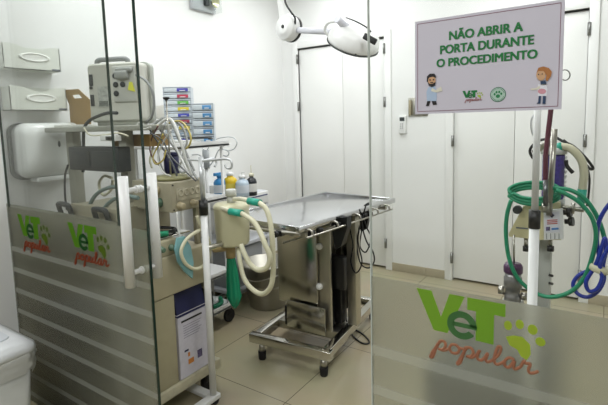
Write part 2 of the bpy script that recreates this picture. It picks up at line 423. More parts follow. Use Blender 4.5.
#OBJECTS
# =============================================================== things on the left wall
def holder(i, y0, y1, z0, z1, label):
    t = thing('glove_box_holder', (XL, (y0+y1)/2, z0), label, 'holder', 'dispensers for gloves on the left wall')
    b = MB(); dx = .10; n = 14; x1 = XL + dx
    # front plate with a wavy dip in its upper edge
    prof = []
    for k in range(n+1):
        u = k/n; prof.append((y0 + (y1-y0)*u, z1 - .030*math.exp(-((u-.52)/.22)**2)))
    b.prism([(x1, y0, z0)] + [(x1, y, z) for y, z in prof] + [(x1, y1, z0)], (-.004, 0, 0))
    b.box((XL, y0, z0), (x1, y0+.004, z1-.004)); b.box((XL, y1-.004, z0), (x1, y1, z1-.004)); b.box((XL, y0, z0), (x1, y1, z0+.004)); b.box((XL, y0, z0), (XL+.004, y1, z1))
    b.build('shell', mat('milky_acrylic', '#dfe3da', .3, var=.01), t)
    r = MB(); rg = []
    for rr, xx in ((1, 0), (1.0, .004), (.8, .006), (.72, .001)):
        rg.append([(x1+xx, (y0+y1)/2 + .01 + .085*rr*math.cos(a*PI/12), (z0+z1)/2+.002 + .024*rr*math.sin(a*PI/12)) for a in range(24)])
    r.loft(rg, caps=True).build('oval_opening', mat('milky_acrylic_rim', '#eef0ea', .3, var=.01), t)
    MB().box((x1, y1-.05, z0+.004), (x1+.0015, y1-.005, z0+.013)).build('maker_plate', mat('slate_print', '#6a7078', .5), t)
holder(0, 1.15, 1.455, 1.722, 1.858, 'milky plastic glove holder, the upper of the two on the left wall')
holder(1, 1.165, 1.475, 1.495, 1.63, 'milky plastic glove holder, the lower one just above the towel dispenser')

t = thing('towel_dispenser', (XL, 1.36, 1.12), 'big rounded white paper towel dispenser with a dark backing line on the left wall', 'dispenser')
rg = []
def rrect(y0, y1, z0, z1, r, x, n=6, taper=0):
    P = []
    for cy, cz, a0 in ((y1-r, z1-r, 0), (y0+r, z1-r, 90), (y0+r+taper, z0+r, 180), (y1-r-taper, z0+r, 270)):
        for k in range(n+1):
            a = math.radians(a0 + 90*k/n); P.append((x, cy + r*math.cos(a), cz + r*math.sin(a)))
    return P
MB().loft([rrect(1.17, 1.56, 1.10, 1.425, .06, XL+.001), rrect(1.17, 1.56, 1.10, 1.425, .06, XL+.028)]).build('backing', mat('dispenser_backing', '#4c5652', .5), t)
MB().loft([rrect(1.185, 1.55, 1.115, 1.42, .055, XL+.02), rrect(1.18, 1.555, 1.11, 1.425, .055, XL+.09), rrect(1.19, 1.545, 1.125, 1.42, .06, XL+.13),
   rrect(1.215, 1.52, 1.16, 1.405, .06, XL+.155), rrect(1.25, 1.49, 1.21, 1.38, .06, XL+.165)]).build('cover', mat('glossy_white_plastic', '#f6f9f7', .12, var=.01, coat=.4), t)
MB().ball((XL+.164, 1.375, 1.30), .012, (.4, .7, 1.6)).build('keyhole', mat('smoke_plastic', '#555d5c', .3), t)
MB().box((XL+.03, 1.26, 1.085), (XL+.13, 1.46, 1.115), .01).build('towel_slot', mat('glossy_white_plastic', '#f6f9f7'), t)

# clear wall device high on the left wall (emergency lamp)
t = thing('emergency_lamp', (XL, 2.7, 2.33), 'clear plastic emergency lamp box mounted high on the left wall', 'lamp')
MB().box((XL+.001, 2.585, 2.315), (XL+.03, 2.85, 2.50), .006).build('back_box', mat('lamp_back', '#b9bcc0', .4), t)
MB().box((XL+.03, 2.585, 2.315), (XL+.10, 2.85, 2.50), .006).build('cover', CLEARP, t)
MB().lathe((XL+.035, 2.80, 2.40), [(.012, 0), (.03, .03), (.045, .045), (.04, .045), (.01, .01)], axis=(1, 0, -.1)).build('lamp_head', mat('lamp_reflector', '#c9c9a4', .25, .6), t)
MB().box((XL+.03, 2.71, 2.36), (XL+.06, 2.75, 2.46), .003).build('battery', CHAR, t)
t['kind_note'] = ''
del t['kind_note']

# =============================================================== left equipment trolley with the monitor
TG = mat('trolley_grey', '#9a9c92', .4)
t = MACH = thing('anaesthesia_machine', (-1.95, 1.42, 0), 'tall old beige anaesthesia machine behind the sliding glass door with a monitor shelf', 'machine')
zs = 1.395
MB().box((-2.62, 1.29, zs-.028), (-1.86, 1.56, zs), .006).build('shelf', TG, t)
for px, w_ in ((69, .075), (121, .06)):
    x = at(px, 180, Y=1.38).x
    MB().box((x, 1.38, .10), (x+w_, 1.43, zs-.028), .006).build('post', mat('trolley_post', '#a5a597', .45), t)
xa, xb = at(68, 150, Y=1.30).x, at(117, 150, Y=1.30).x
za, zb = at(90, 171, Y=1.30).z, at(90, 147, Y=1.30).z
MB().box((xa, 1.30, za), (xb, 1.375, zb), .008).box((xa+.03, 1.294, za+.02), (xa+.2, 1.302, zb-.02), .004).box((xa+.23, 1.294, za+.02), (xb-.03, 1.302, zb-.02), .004).build('control_panel', CHAR, t)
for px in (74, 110):   # dark handles showing just over the film
    x = at(px, 205, Y=1.25).x
    MB().tube([(x-.055, 1.22, .90), (x-.055, 1.20, .985), (x-.04, 1.195, 1.0), (x+.03, 1.195, 1.0), (x+.045, 1.20, .985), (x+.045, 1.22, .90)], .013, n=8).build('handle', CHAR, t)

# monitor: its back faces the glass
mz = zs
t = thing('patient_monitor', (-2.275, 1.36, mz), 'boxy off-white patient monitor seen from its back, on the shelf', 'monitor')
mm = MB()
def rr_xz(x0, x1, z0, z1, r, y, n=5):
    P = []
    for cx, cz, a0 in ((x1-r, z1-r, 0), (x0+r, z1-r, 90), (x0+r, z0+r, 180), (x1-r, z0+r, 270)):
        for k in range(n+1):
            a = math.radians(a0 + 90*k/n); P.append((cx + r*math.cos(a), y, cz + r*math.sin(a)))
    return P
x0, x1, z0, z1 = -2.275, -1.975, mz+.02, mz+.325
mm.loft([rr_xz(x0+.01, x1-.01, z0+.01, z1-.01, .02, 1.36), rr_xz(x0, x1, z0, z1, .025, 1.372), rr_xz(x0, x1, z0, z1, .025, 1.45)]).build('rear_case', MONB, t)
MB().loft([rr_xz(x0-.01, x1+.01, z0-.012, z1+.008, .03, 1.45), rr_xz(x0-.01, x1+.01, z0-.012, z1+.008, .03, 1.49), rr_xz(x0, x1, z0, z1, .03, 1.50)]).build('front_bezel', mat('monitor_bezel', '#b4b8b0', .4), t)
MB().box((x0+.03, 1.375, mz), (x1-.03, 1.47, mz+.03), .006).build('foot', mat('monitor_base', '#aeb0a4', .45), t)
MB().tube([(x0+.03, 1.41, z1-.005), (x0+.04, 1.41, z1+.022), (x0+.1, 1.41, z1+.024), (x1-.10, 1.41, z1+.022), (x1-.09, 1.41, z1-.005)], .013, n=8).build('carry_handle', MOND, t)
for z in (z1-.085, z1-.19):
    MB().box((x0+.014, 1.356, z-.03), (x0+.034, 1.362, z+.03), .002).build('vent_slot', CHAR, t)
MB().cyl((x0+.022, 1.362, z0+.18), (x0+.022, 1.354, z0+.18), .008).build('screw', CHAR, t)
lb = MB().box((x0+.06, 1.3555, z0+.08), (x0+.12, 1.361, z0+.185))
lb.build('rating_label', mat('rating_label', '#b3b6b0', .5, var=.35, scale=60), t)
MB().box((x0+.065, 1.354, z0+.085), (x0+.115, 1.3552, z0+.11)).build('bar_code', mat('label_print', '#70756f', .5, var=.6, scale=160), t)
# connector side with sockets
MB().box((x1-.15, 1.350, z0+.10), (x1-.02, 1.364, z1-.02), .006).build('socket_plate', mat('socket_plate', '#bbbdb6', .4), t)
for dx in (-.13, -.09):
    for dz in (.145, .19, .235):
        if dx == -.09 and dz == .145: continue
        MB().lathe((x1+dx, 1.351, z0+dz), [(.013, 0), (.015, .004), (.009, .005), (.004, .0045)], axis=(0, -1, 0), n=16).build('socket', CHAR, t)
MB().box((x1-.125, 1.325, z1-.09), (x1-.05, 1.352, z1-.045), .012).box((x1-.12, 1.33, z1-.055), (x1-.03, 1.352, z1-.03), .01).build('plug', mat('plug_grey', '#989c98', .4), t)
MB().prism([(x1-.06, 1.345, z0+.16), (x1-.02, 1.345, z0+.15), (x1-.035, 1.345, z0+.2), (x1-.05, 1.345, z0+.2)], (0, -.003, 0)).build('warning_tag', mat('warning_yellow', '#dfe04a', .5), t)
t.rotation_euler.z = math.radians(24)

def cable(label, pts, r, m, group=None, n=6, name='cable', cat='cable', sub=6):
    return MB().tube(pts, r, n=n, sub=sub).build(name, m, None, **TH(label, cat, group))
AP = lambda Y, *pp: [at(x, y, Y=Y) for x, y in pp]
cable('thick charcoal power cable arching over the shelf edge to the monitor', AP(1.335, (117, 113), (108, 113), (96, 117), (88, 122), (84, 130), (83.5, 150), (83, 172)), .0085, CHAR, n=8)
cable('grey lead looping down the right side of the patient monitor', AP(1.335, (136, 75), (145, 80), (152, 90), (154, 104), (152, 116), (147, 122)), .006, MOND)
cable('beige lead drooping under the monitor shelf', AP(1.27, (84, 128), (90, 135), (104, 135), (118, 133), (128, 136)), .004, CREAMP)
# power strip
t = thing('power_strip', at(110, 138, Y=1.275), 'small white power strip under the front of the monitor shelf', 'power strip')
a = at(103, 140, Y=1.27); b = at(140, 135, Y=1.27)
MB().box((a.x, 1.255, a.z-.005), (a.x+.12, 1.29, a.z+.022), .003).build('housing', WHITEP, t)
MB().box((a.x+.06, 1.245, a.z+.0), (a.x+.10, 1.256, a.z+.018), .002).build('plug', DARK, t)
# wide teal-grey suction hoses on the lower shelf of the trolley
HG = mat('grey_green_hose', '#6f827e', .35)
cable('broad grey green hose curving up from behind the frosted film, the left one', AP(1.27, (88, 222), (90, 205), (98, 193), (112, 187), (124, 189)), .010, HG, 'grey green hoses')
cable('broad grey green hose curving up from behind the frosted film, the right one', AP(1.25, (101, 222), (104, 209), (113, 200), (125, 196), (138, 198)), .010, HG, 'grey green hoses')
cable('dark cord hanging beside the left leg of the beige machine', AP(1.34, (68, 165), (65, 176), (65, 195), (67, 210)), .006, CHAR)
cable('cream tube looping behind the left grey post', AP(1.45, (112, 178), (104, 176), (99, 184), (103, 195), (111, 190), (113, 180)), .008, HOSEC)

# cardboard carrier with hand hole standing on the shelf shelf
t = thing('cardboard_carrier', (-2.42, 1.50, zs), 'brown cardboard carrier with a hand hole on the shelf beside the monitor', 'box')
pl = [at(*p, Y=1.50) for p in ((70, 117), (69, 104), (63, 90), (78, 89), (90, 100), (90, 117))]
pl[0].z = pl[-1].z = zs
hole = [at(*p, Y=1.50) for p in ((72, 95), (79, 94.5), (82, 98), (74, 98.5))]
bm_ = MB()
# panel with a real hole, built as strips around it
def plate_hole(bm, outer, inner, d):
    import mathutils
    from mathutils.geometry import tessellate_polygon
    tri = tessellate_polygon([outer, inner[::-1]]); P = list(outer) + list(inner[::-1])
    v0 = [bm.bm.verts.new(p) for p in P]; v1 = [bm.bm.verts.new(p + Vector(d)) for p in P]
    for a, b, c in tri:
        bm.bm.faces.new((v0[a], v0[b], v0[c])); bm.bm.faces.new((v1[c], v1[b], v1[a]))
    n = len(outer)
    for off, k in ((0, n), (n, len(inner))):
        for i in range(k):
            a, b = off+i, off+(i+1) % k; bm.bm.faces.new((v0[a], v0[b], v1[b], v1[a]))
plate_hole(bm_, pl, hole, (0, .004, 0)); bm_.build('handle_panel', CARD, t)
MB().box((pl[0].x, 1.505, zs), (pl[0].x+.1, 1.55, zs+.05), .002).build('body', CARD, t)
# another brown box under the shelf
MB().box((-2.20, 1.435, 1.285), (-1.89, 1.55, 1.345), .003).build('brown_box', CARD, None, **TH('flat brown cardboard box tucked below the monitor shelf, above the charcoal panel', 'box'))

# =============================================================== anaesthesia machine
AX = -1.65
t = MACH
MB().box((-2.30, 1.20, .60), (AX, 1.56, .79), .008).build('upper_body', BEIGEM, t)
MB().box((-2.30, 1.20, .165), (-1.80, 1.60, .60), .004).build('cabinet', BEIGEM, t)
MB().box((-2.50, 1.165, .12), (-1.70, 1.195, .93), .004).build('added_dark_panel', mat('film_dimming_olive', '#5f5f4e', .6), t)  # unseen panel, added to darken the view through the frosted film
MB().box((-1.80, 1.20, .165), (AX-.004, 1.335, .598), .004).build('cabinet_door', mat('beige_door', '#a39c80', .4, var=.05), t)
MB().box((-1.80, 1.56, .165), (AX-.05, 1.60, .60), .004).build('rear_panel', BEIGED, t)
MB().box((-2.32, 1.17, .115), (AX+.01, 1.60, .165), .006).build('base_frame', mat('base_cream', '#b9b39a', .4, var=.12, scale=30), t)
for x, y in ((-2.28, 1.22), (-1.70, 1.22), (-2.28, 1.56), (-1.70, 1.56)):
    c = thing('caster', (x, y, 0)); c.parent = t; c.location = Vector((x, y, 0)) - Vector((-1.95, 1.42, 0))
    MB().box((x-.018, y-.03, .045), (x+.018, y+.03, .118), .006).build('fork', DARK, c)
    MB().cyl((x-.014, y, .042), (x+.014, y, .042), .042).build('wheel', DARKR, c)
# uprights at the corners of the work bay between body and gauge block
for x, y in ((-2.28, 1.24), (-2.28, 1.54), (-1.70, 1.54)):
    MB().box((x-.012, y-.012, .79), (x+.012, y+.012, 1.0), .002).build('upright', BEIGED, t)
MB().box((-2.27, 1.23, .79), (-1.90, 1.54, 1.0), .004).build('back_plate', BEIGED, t)
# lower knob block
MB().box((-1.86, 1.25, .79), (AX-.005, 1.37, .865), .006).build('valve_block', BEIGEM, t)
for y, z in ((1.275, .83), (1.335, .825)):
    MB().lathe((AX-.006, y, z), [(.016, 0), (.016, .008), (.012, .012), (.012, .026), (.009, .03)], axis=(1, 0, 0), n=16).build('knob', mat('green_dark_knob', '#55705c', .3), t)
MB().lathe((AX-.006, 1.362, .822), [(.012, 0), (.012, .03), (.009, .034)], axis=(1, 0, 0), n=16).build('knob', BEIGED, t)
# gauge block
gx0, gx1, gy0, gy1, gz0, gz1 = -1.93, AX+.005, 1.345, 1.56, .985, 1.125
MB().box((gx0, gy0, gz0), (gx1, gy1, gz1), .005).build('gauge_block', BEIGED, t)
MB().box((gx1, gy0+.03, gz0+.05), (gx1+.003, gy1-.03, gz1-.03), .002).build('front_plate', mat('front_plate', '#a9a38d', .45, var=.25, scale=35), t)
for y in (gy0+.012, gy1-.012):
    for z in (gz0+.012, gz1-.012):
        MB().cyl((gx1, y, z), (gx1+.003, y, z), .004, n=10).build('screw', DARK, t)
for k in range(4):
    y = gy0+.055+k*.034
    r_ = MB(); rg = []
    for rr, xx in ((.014, 0), (.014, .004), (.010, .004), (.010, 0)): rg.append([(gx1+.003+xx, y+rr*math.cos(a*PI/10), gz0+.088+1.2*rr*math.sin(a*PI/10)) for a in range(20)])
    r_.loft(rg, caps=False).build('flow_window', mat('raised_beige', '#b3ad97', .4), t)
for y, z, r1, m in ((gy0+.045, gz0+.028, .019, CREAMP), (gy0+.125, gz0+.03, .017, CREAMP)):
    MB().lathe((gx1, y, z), [(r1, 0), (r1, .006), (r1*.8, .009), (r1*.8, .028), (r1*.65, .033), (.004, .033)], axis=(1, 0, 0), n=20).build('knob', mat('tan_knob', '#a59a7c', .4), t)
for x, z, m in ((gx0+.19, gz0+.10, mat('tan_knob', '#a59a7c', .4)), (gx0+.205, gz0+.045, mat('green_dark_knob', '#55705c', .3))):
    MB().lathe((x, gy0, z), [(.022, 0), (.022, .006), (.017, .009), (.017, .03), (.014, .034)], axis=(0, -1, 0), n=20).build('knob', m, t)
MB().lathe((-1.76, 1.45, gz1), [(.0, 0), (.085, 0), (.095, .006), (.095, .014), (.08, .018), (.075, .02), (.0, .02)]).build('round_top_plate', OLIVE, t)
# dark instruments and dressing lying in the open work bay
MB().box((-1.89, 1.26, .868), (-1.67, 1.47, .876), .003).build('steel_tray', STEEL, None, **TH('stainless tray lying under the gauge block of the anaesthesia machine', 'tray'))
cable('green corrugated connector tube lying at the edge of the steel tray', [(-1.88, 1.24, .893), (-1.78, 1.245, .893), (-1.70, 1.28, .893), (-1.66, 1.33, .892)], .013, GREEN, n=10)
cable('black cord coiled on the steel tray under the gauge block', [(-1.86, 1.30, .885), (-1.78, 1.27, .89), (-1.70, 1.33, .888), (-1.72, 1.42, .888), (-1.80, 1.40, .89), (-1.82, 1.33, .889), (-1.74, 1.31, .889), (-1.68, 1.40, .889)], .007, DARK)
# blue face mask bag hanging on the side
mk = [at(*p, X=AX+.035) for p in ((176, 238), (183, 236), (189, 246), (192, 262), (191, 278), (184, 272), (177, 262), (174, 249))]
MB().prism(mk, (.012, 0, 0)).build('face_mask', mat('pale_blue_drape', '#7fb0b4', .5, var=.12), None, **TH('pale blue rubber face mask hanging from the beige machine side', 'mask'))
cable('cream breathing tube looping beside the blue mask', [at(*p, X=AX+.06) for p in ((197, 216), (200, 224), (207, 236), (210, 250), (206, 263), (196, 269), (186, 264), (181, 252), (186, 240), (196, 232), (204, 229))], .0085, HOSEC, n=10, name='breathing_tube', cat='tube')
cable('thin white tube hanging below the gauge block', [at(*p, X=AX+.03) for p in ((177, 212), (178, 228), (182, 240), (190, 247))], .004, WHITEP, name='tube', cat='tube')

# booklet box on the base shelf
bx = MB(); t = thing('printed_carton', (-1.72, 1.42, .165), 'navy topped white printed carton standing on the base of the beige machine', 'box')
y0, y1, x0, x1 = 1.345, 1.525, -1.79, AX-.004
MB().prism([(x0, y0, .166), (x0, y1, .166), (x0, y1, .49), (x0, y0, .49)], (x1-x0, 0, 0)).build('carton_body', mat('carton_side', '#cfccd2', .5), t)
MB().prism([(x1+.001, y0, .168), (x1+.001, y1, .168), (x1+.001, y1, .475), (x1+.001, y0, .475)], (.002, 0, 0)).build('printed_face', mat('carton_print', '#cdcad6', .45, var=.06, scale=40), t)
MB().prism([(x0, y0-.001, .49), (x1+.004, y0-.001, .478), (x1-.05, y0+.02, .60), (x0+.02, y0+.02, .60)], (0, y1-y0, 0)).build('carton_lid', NAVY, t)
MB().box((x1+.003, y0+.02, .446), (x1+.0045, y1-.03, .455)).build('black_bar', DARK, t)
for k in range(6): MB().box((x1+.003, y0+.03, .425-k*.012), (x1+.004, y1-.035-.01*(k % 3), .4275-k*.012)).build('text_line', mat('grey_print', '#8f8ca0', .5), t)
MB().box((x1+.003, y0+.05, .225), (x1+.004, y0+.085, .25)).build('orange_print', mat('orange_print', '#c9813a', .5), t)
MB().box((x1+.003, y0+.05, .265), (x1+.004, y0+.062, .285)).build('orange_print', mat('orange_print', '#c9813a', .5), t)
MB().box((x1+.003, y0+.11, .23), (x1+.004, y0+.14, .27)).build('code_block', mat('code_print', '#50486a', .5, var=.7, scale=150), t)
MB().box((x1+.003, y0+.03, .295), (x1+.004, y0+.055, .304)).build('dark_print', NAVY, t)
# black bracket beside the carton
MB().prism([(x1-.03, 1.535, .30), (x1-.03, 1.60, .36), (x1-.03, 1.60, .52), (x1-.03, 1.535, .56)], (.01, 0, 0)).build('black_bag', DARK, None, **TH('black fabric flap behind the navy topped carton', 'bag'))
# papers and a small white case on the monitor shelf
MB().box((-2.57, 1.32, zs), (-2.40, 1.47, zs+.012), .002).build('paper_stack', mat('paper', '#e6e7e2', .7), None, **TH('white paper stack on the left end of the monitor shelf', 'papers'))

# =============================================================== rod with a black cap, navy jar and leads above the gauge block
t = thing('lead_rod', (-1.80, 1.46, 1.145), 'thin steel rod with a black cap rising from the round plate of the beige machine', 'rod')
ra, rb = at(171, 178, Y=1.46), at(171, 99, Y=1.46)
MB().cyl((ra.x, 1.46, 1.146), (ra.x, 1.46, rb.z), .004, n=10).build('rod', STEELB, t)
MB().lathe((ra.x, 1.46, rb.z-.006), [(.004, 0), (.016, .010), (.016, .016), (.003, .018)]).build('cap', DARK, t)
t = thing('navy_jar', at(172, 178, Y=1.52), 'navy blue plastic jar standing behind the leads on the beige machine', 'jar')
c0, c1 = at(165, 175, Y=1.525), at(178, 146, Y=1.525)
jx = (c0.x+c1.x)/2
MB().lathe((jx, 1.525, 1.127), [(.034, 0), (.038, .005), (.038, .10), (.033, .105)]).build('body', NAVY, t)
MB().lathe((jx, 1.525, 1.232), [(.036, 0), (.036, .018), (.033, .02), (.0, .02)]).build('lid', NAVY, t)
LG = mat('lead_grey', '#9fa19f', .4); LW = mat('lead_white', '#d3d4d0', .4); LY = mat('lead_yellow', '#b8a95c', .4); LM = mat('lead_maroon', '#6d4a4c', .4); LD = mat('lead_dark', '#4e5152', .4)
leads = [
 ('pale grey', LG, .006, ((152, 126), (158, 121), (166, 118), (172, 123), (178, 137), (186, 153), (194, 171)), 1.50),
 ('light grey', LW, .006, ((155, 131), (162, 122), (170, 119), (176, 128), (182, 146), (187, 164), (192, 176)), 1.46),
 ('dull yellow', LY, .004, ((169, 123), (179, 121), (186, 126), (191, 138), (188, 147), (182, 150)), 1.52),
 ('maroon', LM, .003, ((158, 126), (152, 138), (150, 150), (154, 160), (160, 166)), 1.43),
 ('white', LW, .004, ((167, 122), (171, 135), (177, 150), (184, 164), (189, 177)), 1.44),
 ('slate', LD, .004, ((149, 128), (155, 138), (164, 150), (172, 163), (177, 176)), 1.42),
 ('ash grey', LG, .004, ((165, 125), (161, 136), (158, 147), (160, 162), (165, 174)), 1.47),
 ('silver', LG, .005, ((160, 130), (167, 137), (176, 150), (188, 165), (198, 180)), 1.50),
 ('ivory', HOSEC, .0045, ((158, 125), (153, 131), (153, 147), (150, 160), (152, 168)), 1.46),
 ('dusty yellow', LY, .0035, ((163, 134), (158, 146), (153, 157), (156, 164), (163, 160), (166, 150)), 1.41),
 ('thin dark', LD, .003, ((150, 133), (162, 140), (170, 155), (180, 166), (196, 181)), 1.40),
 ('thin white', LW, .003, ((171, 130), (163, 143), (158, 158), (163, 172), (171, 176)), 1.40),
 ('matte grey', LG, .005, ((176, 121), (183, 128), (187, 142), (183, 155), (187, 168), (196, 176)), 1.54),
 ('curled white', LW, .003, ((143, 124), (138, 123), (138, 127), (144, 129), (151, 127)), 1.36),
]
for nm, m_, r_, pts, Y_ in leads:
    cable(nm + ' lead in the tangle hanging over the gauge block of the beige machine', [at(x, y, Y=Y_ + .015*math.sin(i*1.3)) for i, (x, y) in enumerate(pts)], r_*1.2, m_, 'leads over the gauge block', name='lead', cat='cable')
# small ivory module left of the drawer towers
t = thing('wall_module', at(158, 118, Y=2.3), 'small ivory module box beside the left drawer tower', 'box')
a, b = at(150, 119, Y=2.1), at(166, 105, Y=2.1)
t.location = (a.x, 2.1, a.z)
MB().box((a.x, 2.1, a.z), (b.x+.06, 2.2, b.z), .004).build('case', mat('ivory_module', '#d8d7cf', .4), t)
for k in (0, 1): MB().box((b.x+.005+k*.028, 2.097, a.z+.02), (b.x+.012+k*.028, 2.101, a.z+.035)).build('red_mark', mat('red_print', '#b04b45', .5), t)

# =============================================================== drawer towers behind
def tower(name, label, pxl, pxr, pyt, n, dh, Y, cols, Z0, split=.45, deep=.18, group=None, turn=42):
    a = at(pxl, pyt, Y=Y); th = math.radians(turn); q = at(pxr, pyt, Y=1)
    k_ = q.x          # ray x = k*y met with the turned front
    dh = (a.z - 1.264) / n
    W = (k_*a.y - a.x) / (math.cos(th) - k_*math.sin(th))
    zt = a.z; x0, x1 = a.x, a.x + W
    t = thing(name, (x0, Y, zt-n*dh), label, 'drawers', group)
    FRB = mat('tower_frame', '#c9d2da', .35)
    for k in range(n):
        z1 = zt - k*dh; z0 = z1 - dh
        MB().box((x0, Y, z0), (x1, Y+deep, z0+.004)).box((x0, Y, z0), (x0+.004, Y+deep, z1)).box((x1-.004, Y, z0), (x1, Y+deep, z1)).box((x0, Y+deep-.004, z0), (x1, Y+deep, z1)).box((x0, Y, z1-.005), (x1, Y+deep, z1)).build('tier_frame', FRB, t)
        d = MB().box((x0+.006, Y-.003, z0+.008), (x1-.006, Y+deep-.01, z1-.009), .003).build('drawer', mat('clear_white_drawer', '#ccd5da', .25), t)
        c = cols[k % len(cols)]
        cx = x0 + (x1-x0)*.70; w = (x1-x0)*.20
        MB().box((cx-w, Y-.006, z0+dh*.25), (cx+w, Y-.003, z1-dh*.24), .001).build('label_plate', mat('plate_' + c[0], c[1], .4), d)
        MB().box((cx-w*.5, Y-.012, z0+dh*.34), (cx+w*.5, Y-.006, z0+dh*.44)).build('handle', WHITEP, d)
    t.rotation_euler.z = th
    return t
C1 = [('violet', '#4d4aa8'), ('red', '#b23b52'), ('green', '#63b04a'), ('yellow', '#d6c33f'), ('indigo', '#4b51ab'), ('crimson', '#ad4254'), ('gold', '#c9b84e'), ('grey_blue', '#8fa0b0')]
TYY = 2.05
tower('drawer_tower', 'tall tower of small drawers with a different coloured plate on each tier', 162.5, 190.5, 87, 9, at(170, 87, Y=TYY).z/7*0 + (at(170, 87, Y=TYY).z - at(170, 100.5, Y=TYY).z)/2, TYY, C1, 0)
tower('drawer_tower', 'shorter tower of clear drawers with blue plates, right of the colourful one', 191, 213, 103.5, 5, (at(200, 103.5, Y=TYY).z - at(200, 146, Y=TYY).z)/4, TYY, [('sky', '#5b93c4'), ('blue', '#4884b5')], 0)

# =============================================================== IV stand
t = thing('drip_stand', (-1.615, 1.53, 0), 'white drip stand with curled hooks and a black clamp beside the beige machine', 'drip stand')
ft = at(214, 398, Z=.03); tp = at(204, 156, Y=ft.y)
px_, py_ = ft.x, ft.y
px_, py_ = at(213.5, 398, Y=1.47).x, 1.47
MB().cyl((px_, py_, .05), (px_, py_, at(207, 214, Y=py_).z), .0165, n=18).build('lower_pole', WHITEM, t)
zc = at(207, 214, Y=py_).z
MB().cyl((px_, py_, zc-.005), (px_, py_, zc+.065), .021, n=18).build('clamp', DARK, t)
ztp = at(204, 157, Y=py_).z
MB().cyl((px_, py_, zc+.06), (px_, py_, ztp), .012, n=16).build('upper_pole', mat('satin_rod', '#cfd2d4', .3, .5), t)
HK = mat('satin_rod', '#cfd2d4')
hk = lambda *pp: [at(x, y, Y=py_) for x, y in pp]
MB().tube(hk((204, 161), (195, 160), (186, 160), (181, 163), (179, 168), (181, 172), (185, 172), (187, 168)), .0055, n=8).build('hook', HK, t)
MB().tube(hk((204, 161), (214, 160), (224, 159), (230, 160), (232, 164), (231, 168), (227, 168), (225, 165)), .0055, n=8).build('hook', HK, t)
MB().tube([(px_, py_, ztp-.02), (px_, py_+.05, ztp-.015), (px_, py_+.08, ztp-.015), (px_, py_+.10, ztp-.035), (px_, py_+.085, ztp-.055)], .0055, n=8).build('hook', HK, t)
b0 = at(196, 402, Z=.055)
MB().box((px_-.022, py_-.36, .03), (px_+.022, py_+.03, .055), .004).build('base_bar', WHITEM, t)
MB().box((px_-.36, py_-.022, .03), (px_+.02, py_+.022, .052), .004).build('base_bar', WHITEM, t)
for x, y in ((px_, py_-.34), (px_, py_+.01), (px_-.34, py_)):
    MB().cyl((x-.010, y, .018), (x+.010, y, .018), .018, n=14).build('caster', DARKR, t)
t.location = (px_, py_, 0)
for c in t.children: c.location = Vector(c.location) - (Vector((px_, py_, 0)) - Vector((-1.615, 1.53, 0)))

# =============================================================== absorber canister with bag and hoses
cy_ = 1.66
cl, cr = at(217, 215, Y=cy_), at(247.5, 215, Y=cy_)
cxm = (cl.x+cr.x)/2 + .0; cr_ = (cr.x-cl.x)/2*.86
zt_, zb_ = at(232, 210, Y=cy_-cr_).z, at(232, 250, Y=cy_-cr_).z
t = thing('absorber_canister', (cxm, cy_, zb_), 'cream round absorber canister held on the drip stand, with a green breathing bag under it', 'canister')
MB().lathe((cxm, cy_, zb_), [(.02, -.002), (cr_*.86, 0), (cr_*.93, .012), (cr_, zt_-zb_-.02), (cr_*1.02, zt_-zb_-.012), (cr_*1.02, zt_-zb_), (cr_*.9, zt_-zb_+.012), (.03, zt_-zb_+.016)], n=36).build('body', mat('milky_cream', '#c9c6a6', .35, var=.03), t)
MB().cyl((cxm, cy_, zt_+.01), (cxm, cy_, zt_+.05), .022).lathe((cxm, cy_, zt_+.05), [(.028, 0), (.028, .03), (.022, .034), (.0, .034)]).build('top_port', mat('port_white', '#c4c6bf', .35), t)
AT = lambda *pp: [at(x, y, Y=yy) for x, y, yy in pp]
MB().tube(AT((234, 199, 1.64), (242, 199, 1.6), (249, 201, 1.58)), .011, n=10).build('side_port', CREAMP, t)
MB().tube(AT((218, 207, 1.60), (224, 209, 1.57), (231, 211, 1.55)), .011, n=10).build('side_port', CREAMP, t)
MB().tube(AT((249, 201, 1.58), (260, 203, 1.57)), .017, n=14).build('connector', TEAL, t, label='teal hose connector')
MB().tube(AT((230, 211.5, 1.545), (242, 213.5, 1.54)), .017, n=14).build('connector', TEAL, t, label='teal hose connector')
MB().tube([at(214, 250, Y=1.66), at(222, 249, Y=1.66), Vector((cxm, cy_, zb_-.02))], .015).cyl((cxm-.02, cy_, zb_-.075), (cxm-.02, cy_, zb_+.005), .026).build('bag_port', mat('tan_port', '#a8966a', .4), t)
MB().tube([(px_, py_, zb_+.02), ((px_+cxm)/2, 1.66, zb_+.02), (cxm-cr_*.6, cy_, zb_+.01)], .012).build('bracket', STEELB, t)
# green bag, pleated
bz0, bz1 = at(226, 306, Y=cy_).z, at(226, 254, Y=cy_).z
rg = []
for k in range(13):
    u = k/12; z = bz1 + (bz0-bz1)*u
    R = (.020 + .016*math.sin(min(1, u*1.35)*PI*.55)) if u < .75 else .038*(1-(u-.75)/.25)**.6+.003
    rg.append([(cxm-.02+.012*u + R*(1+.22*math.cos(a*PI/3.5*2))*math.cos(a*2*PI/28), cy_ + .7*R*(1+.22*math.cos(a*PI/3.5*2))*math.sin(a*2*PI/28), z) for a in range(28)])
MB().loft(rg).build('breathing_bag', GREEN, t)
MB().cyl((cxm-.02, cy_, bz1-.004), (cxm-.02, cy_, bz1+.02), .025).build('bag_neck', mat('dark_neck', '#3b3f35', .5), t)
H1 = AT((259, 202.5, 1.57), (266, 209, 1.56), (270, 221, 1.55), (272, 236, 1.54), (273, 255, 1.54), (273, 275, 1.54), (270, 288, 1.54), (262, 294, 1.56), (252, 289, 1.58), (244, 278, 1.60), (240, 262, 1.62), (238, 248, 1.645))
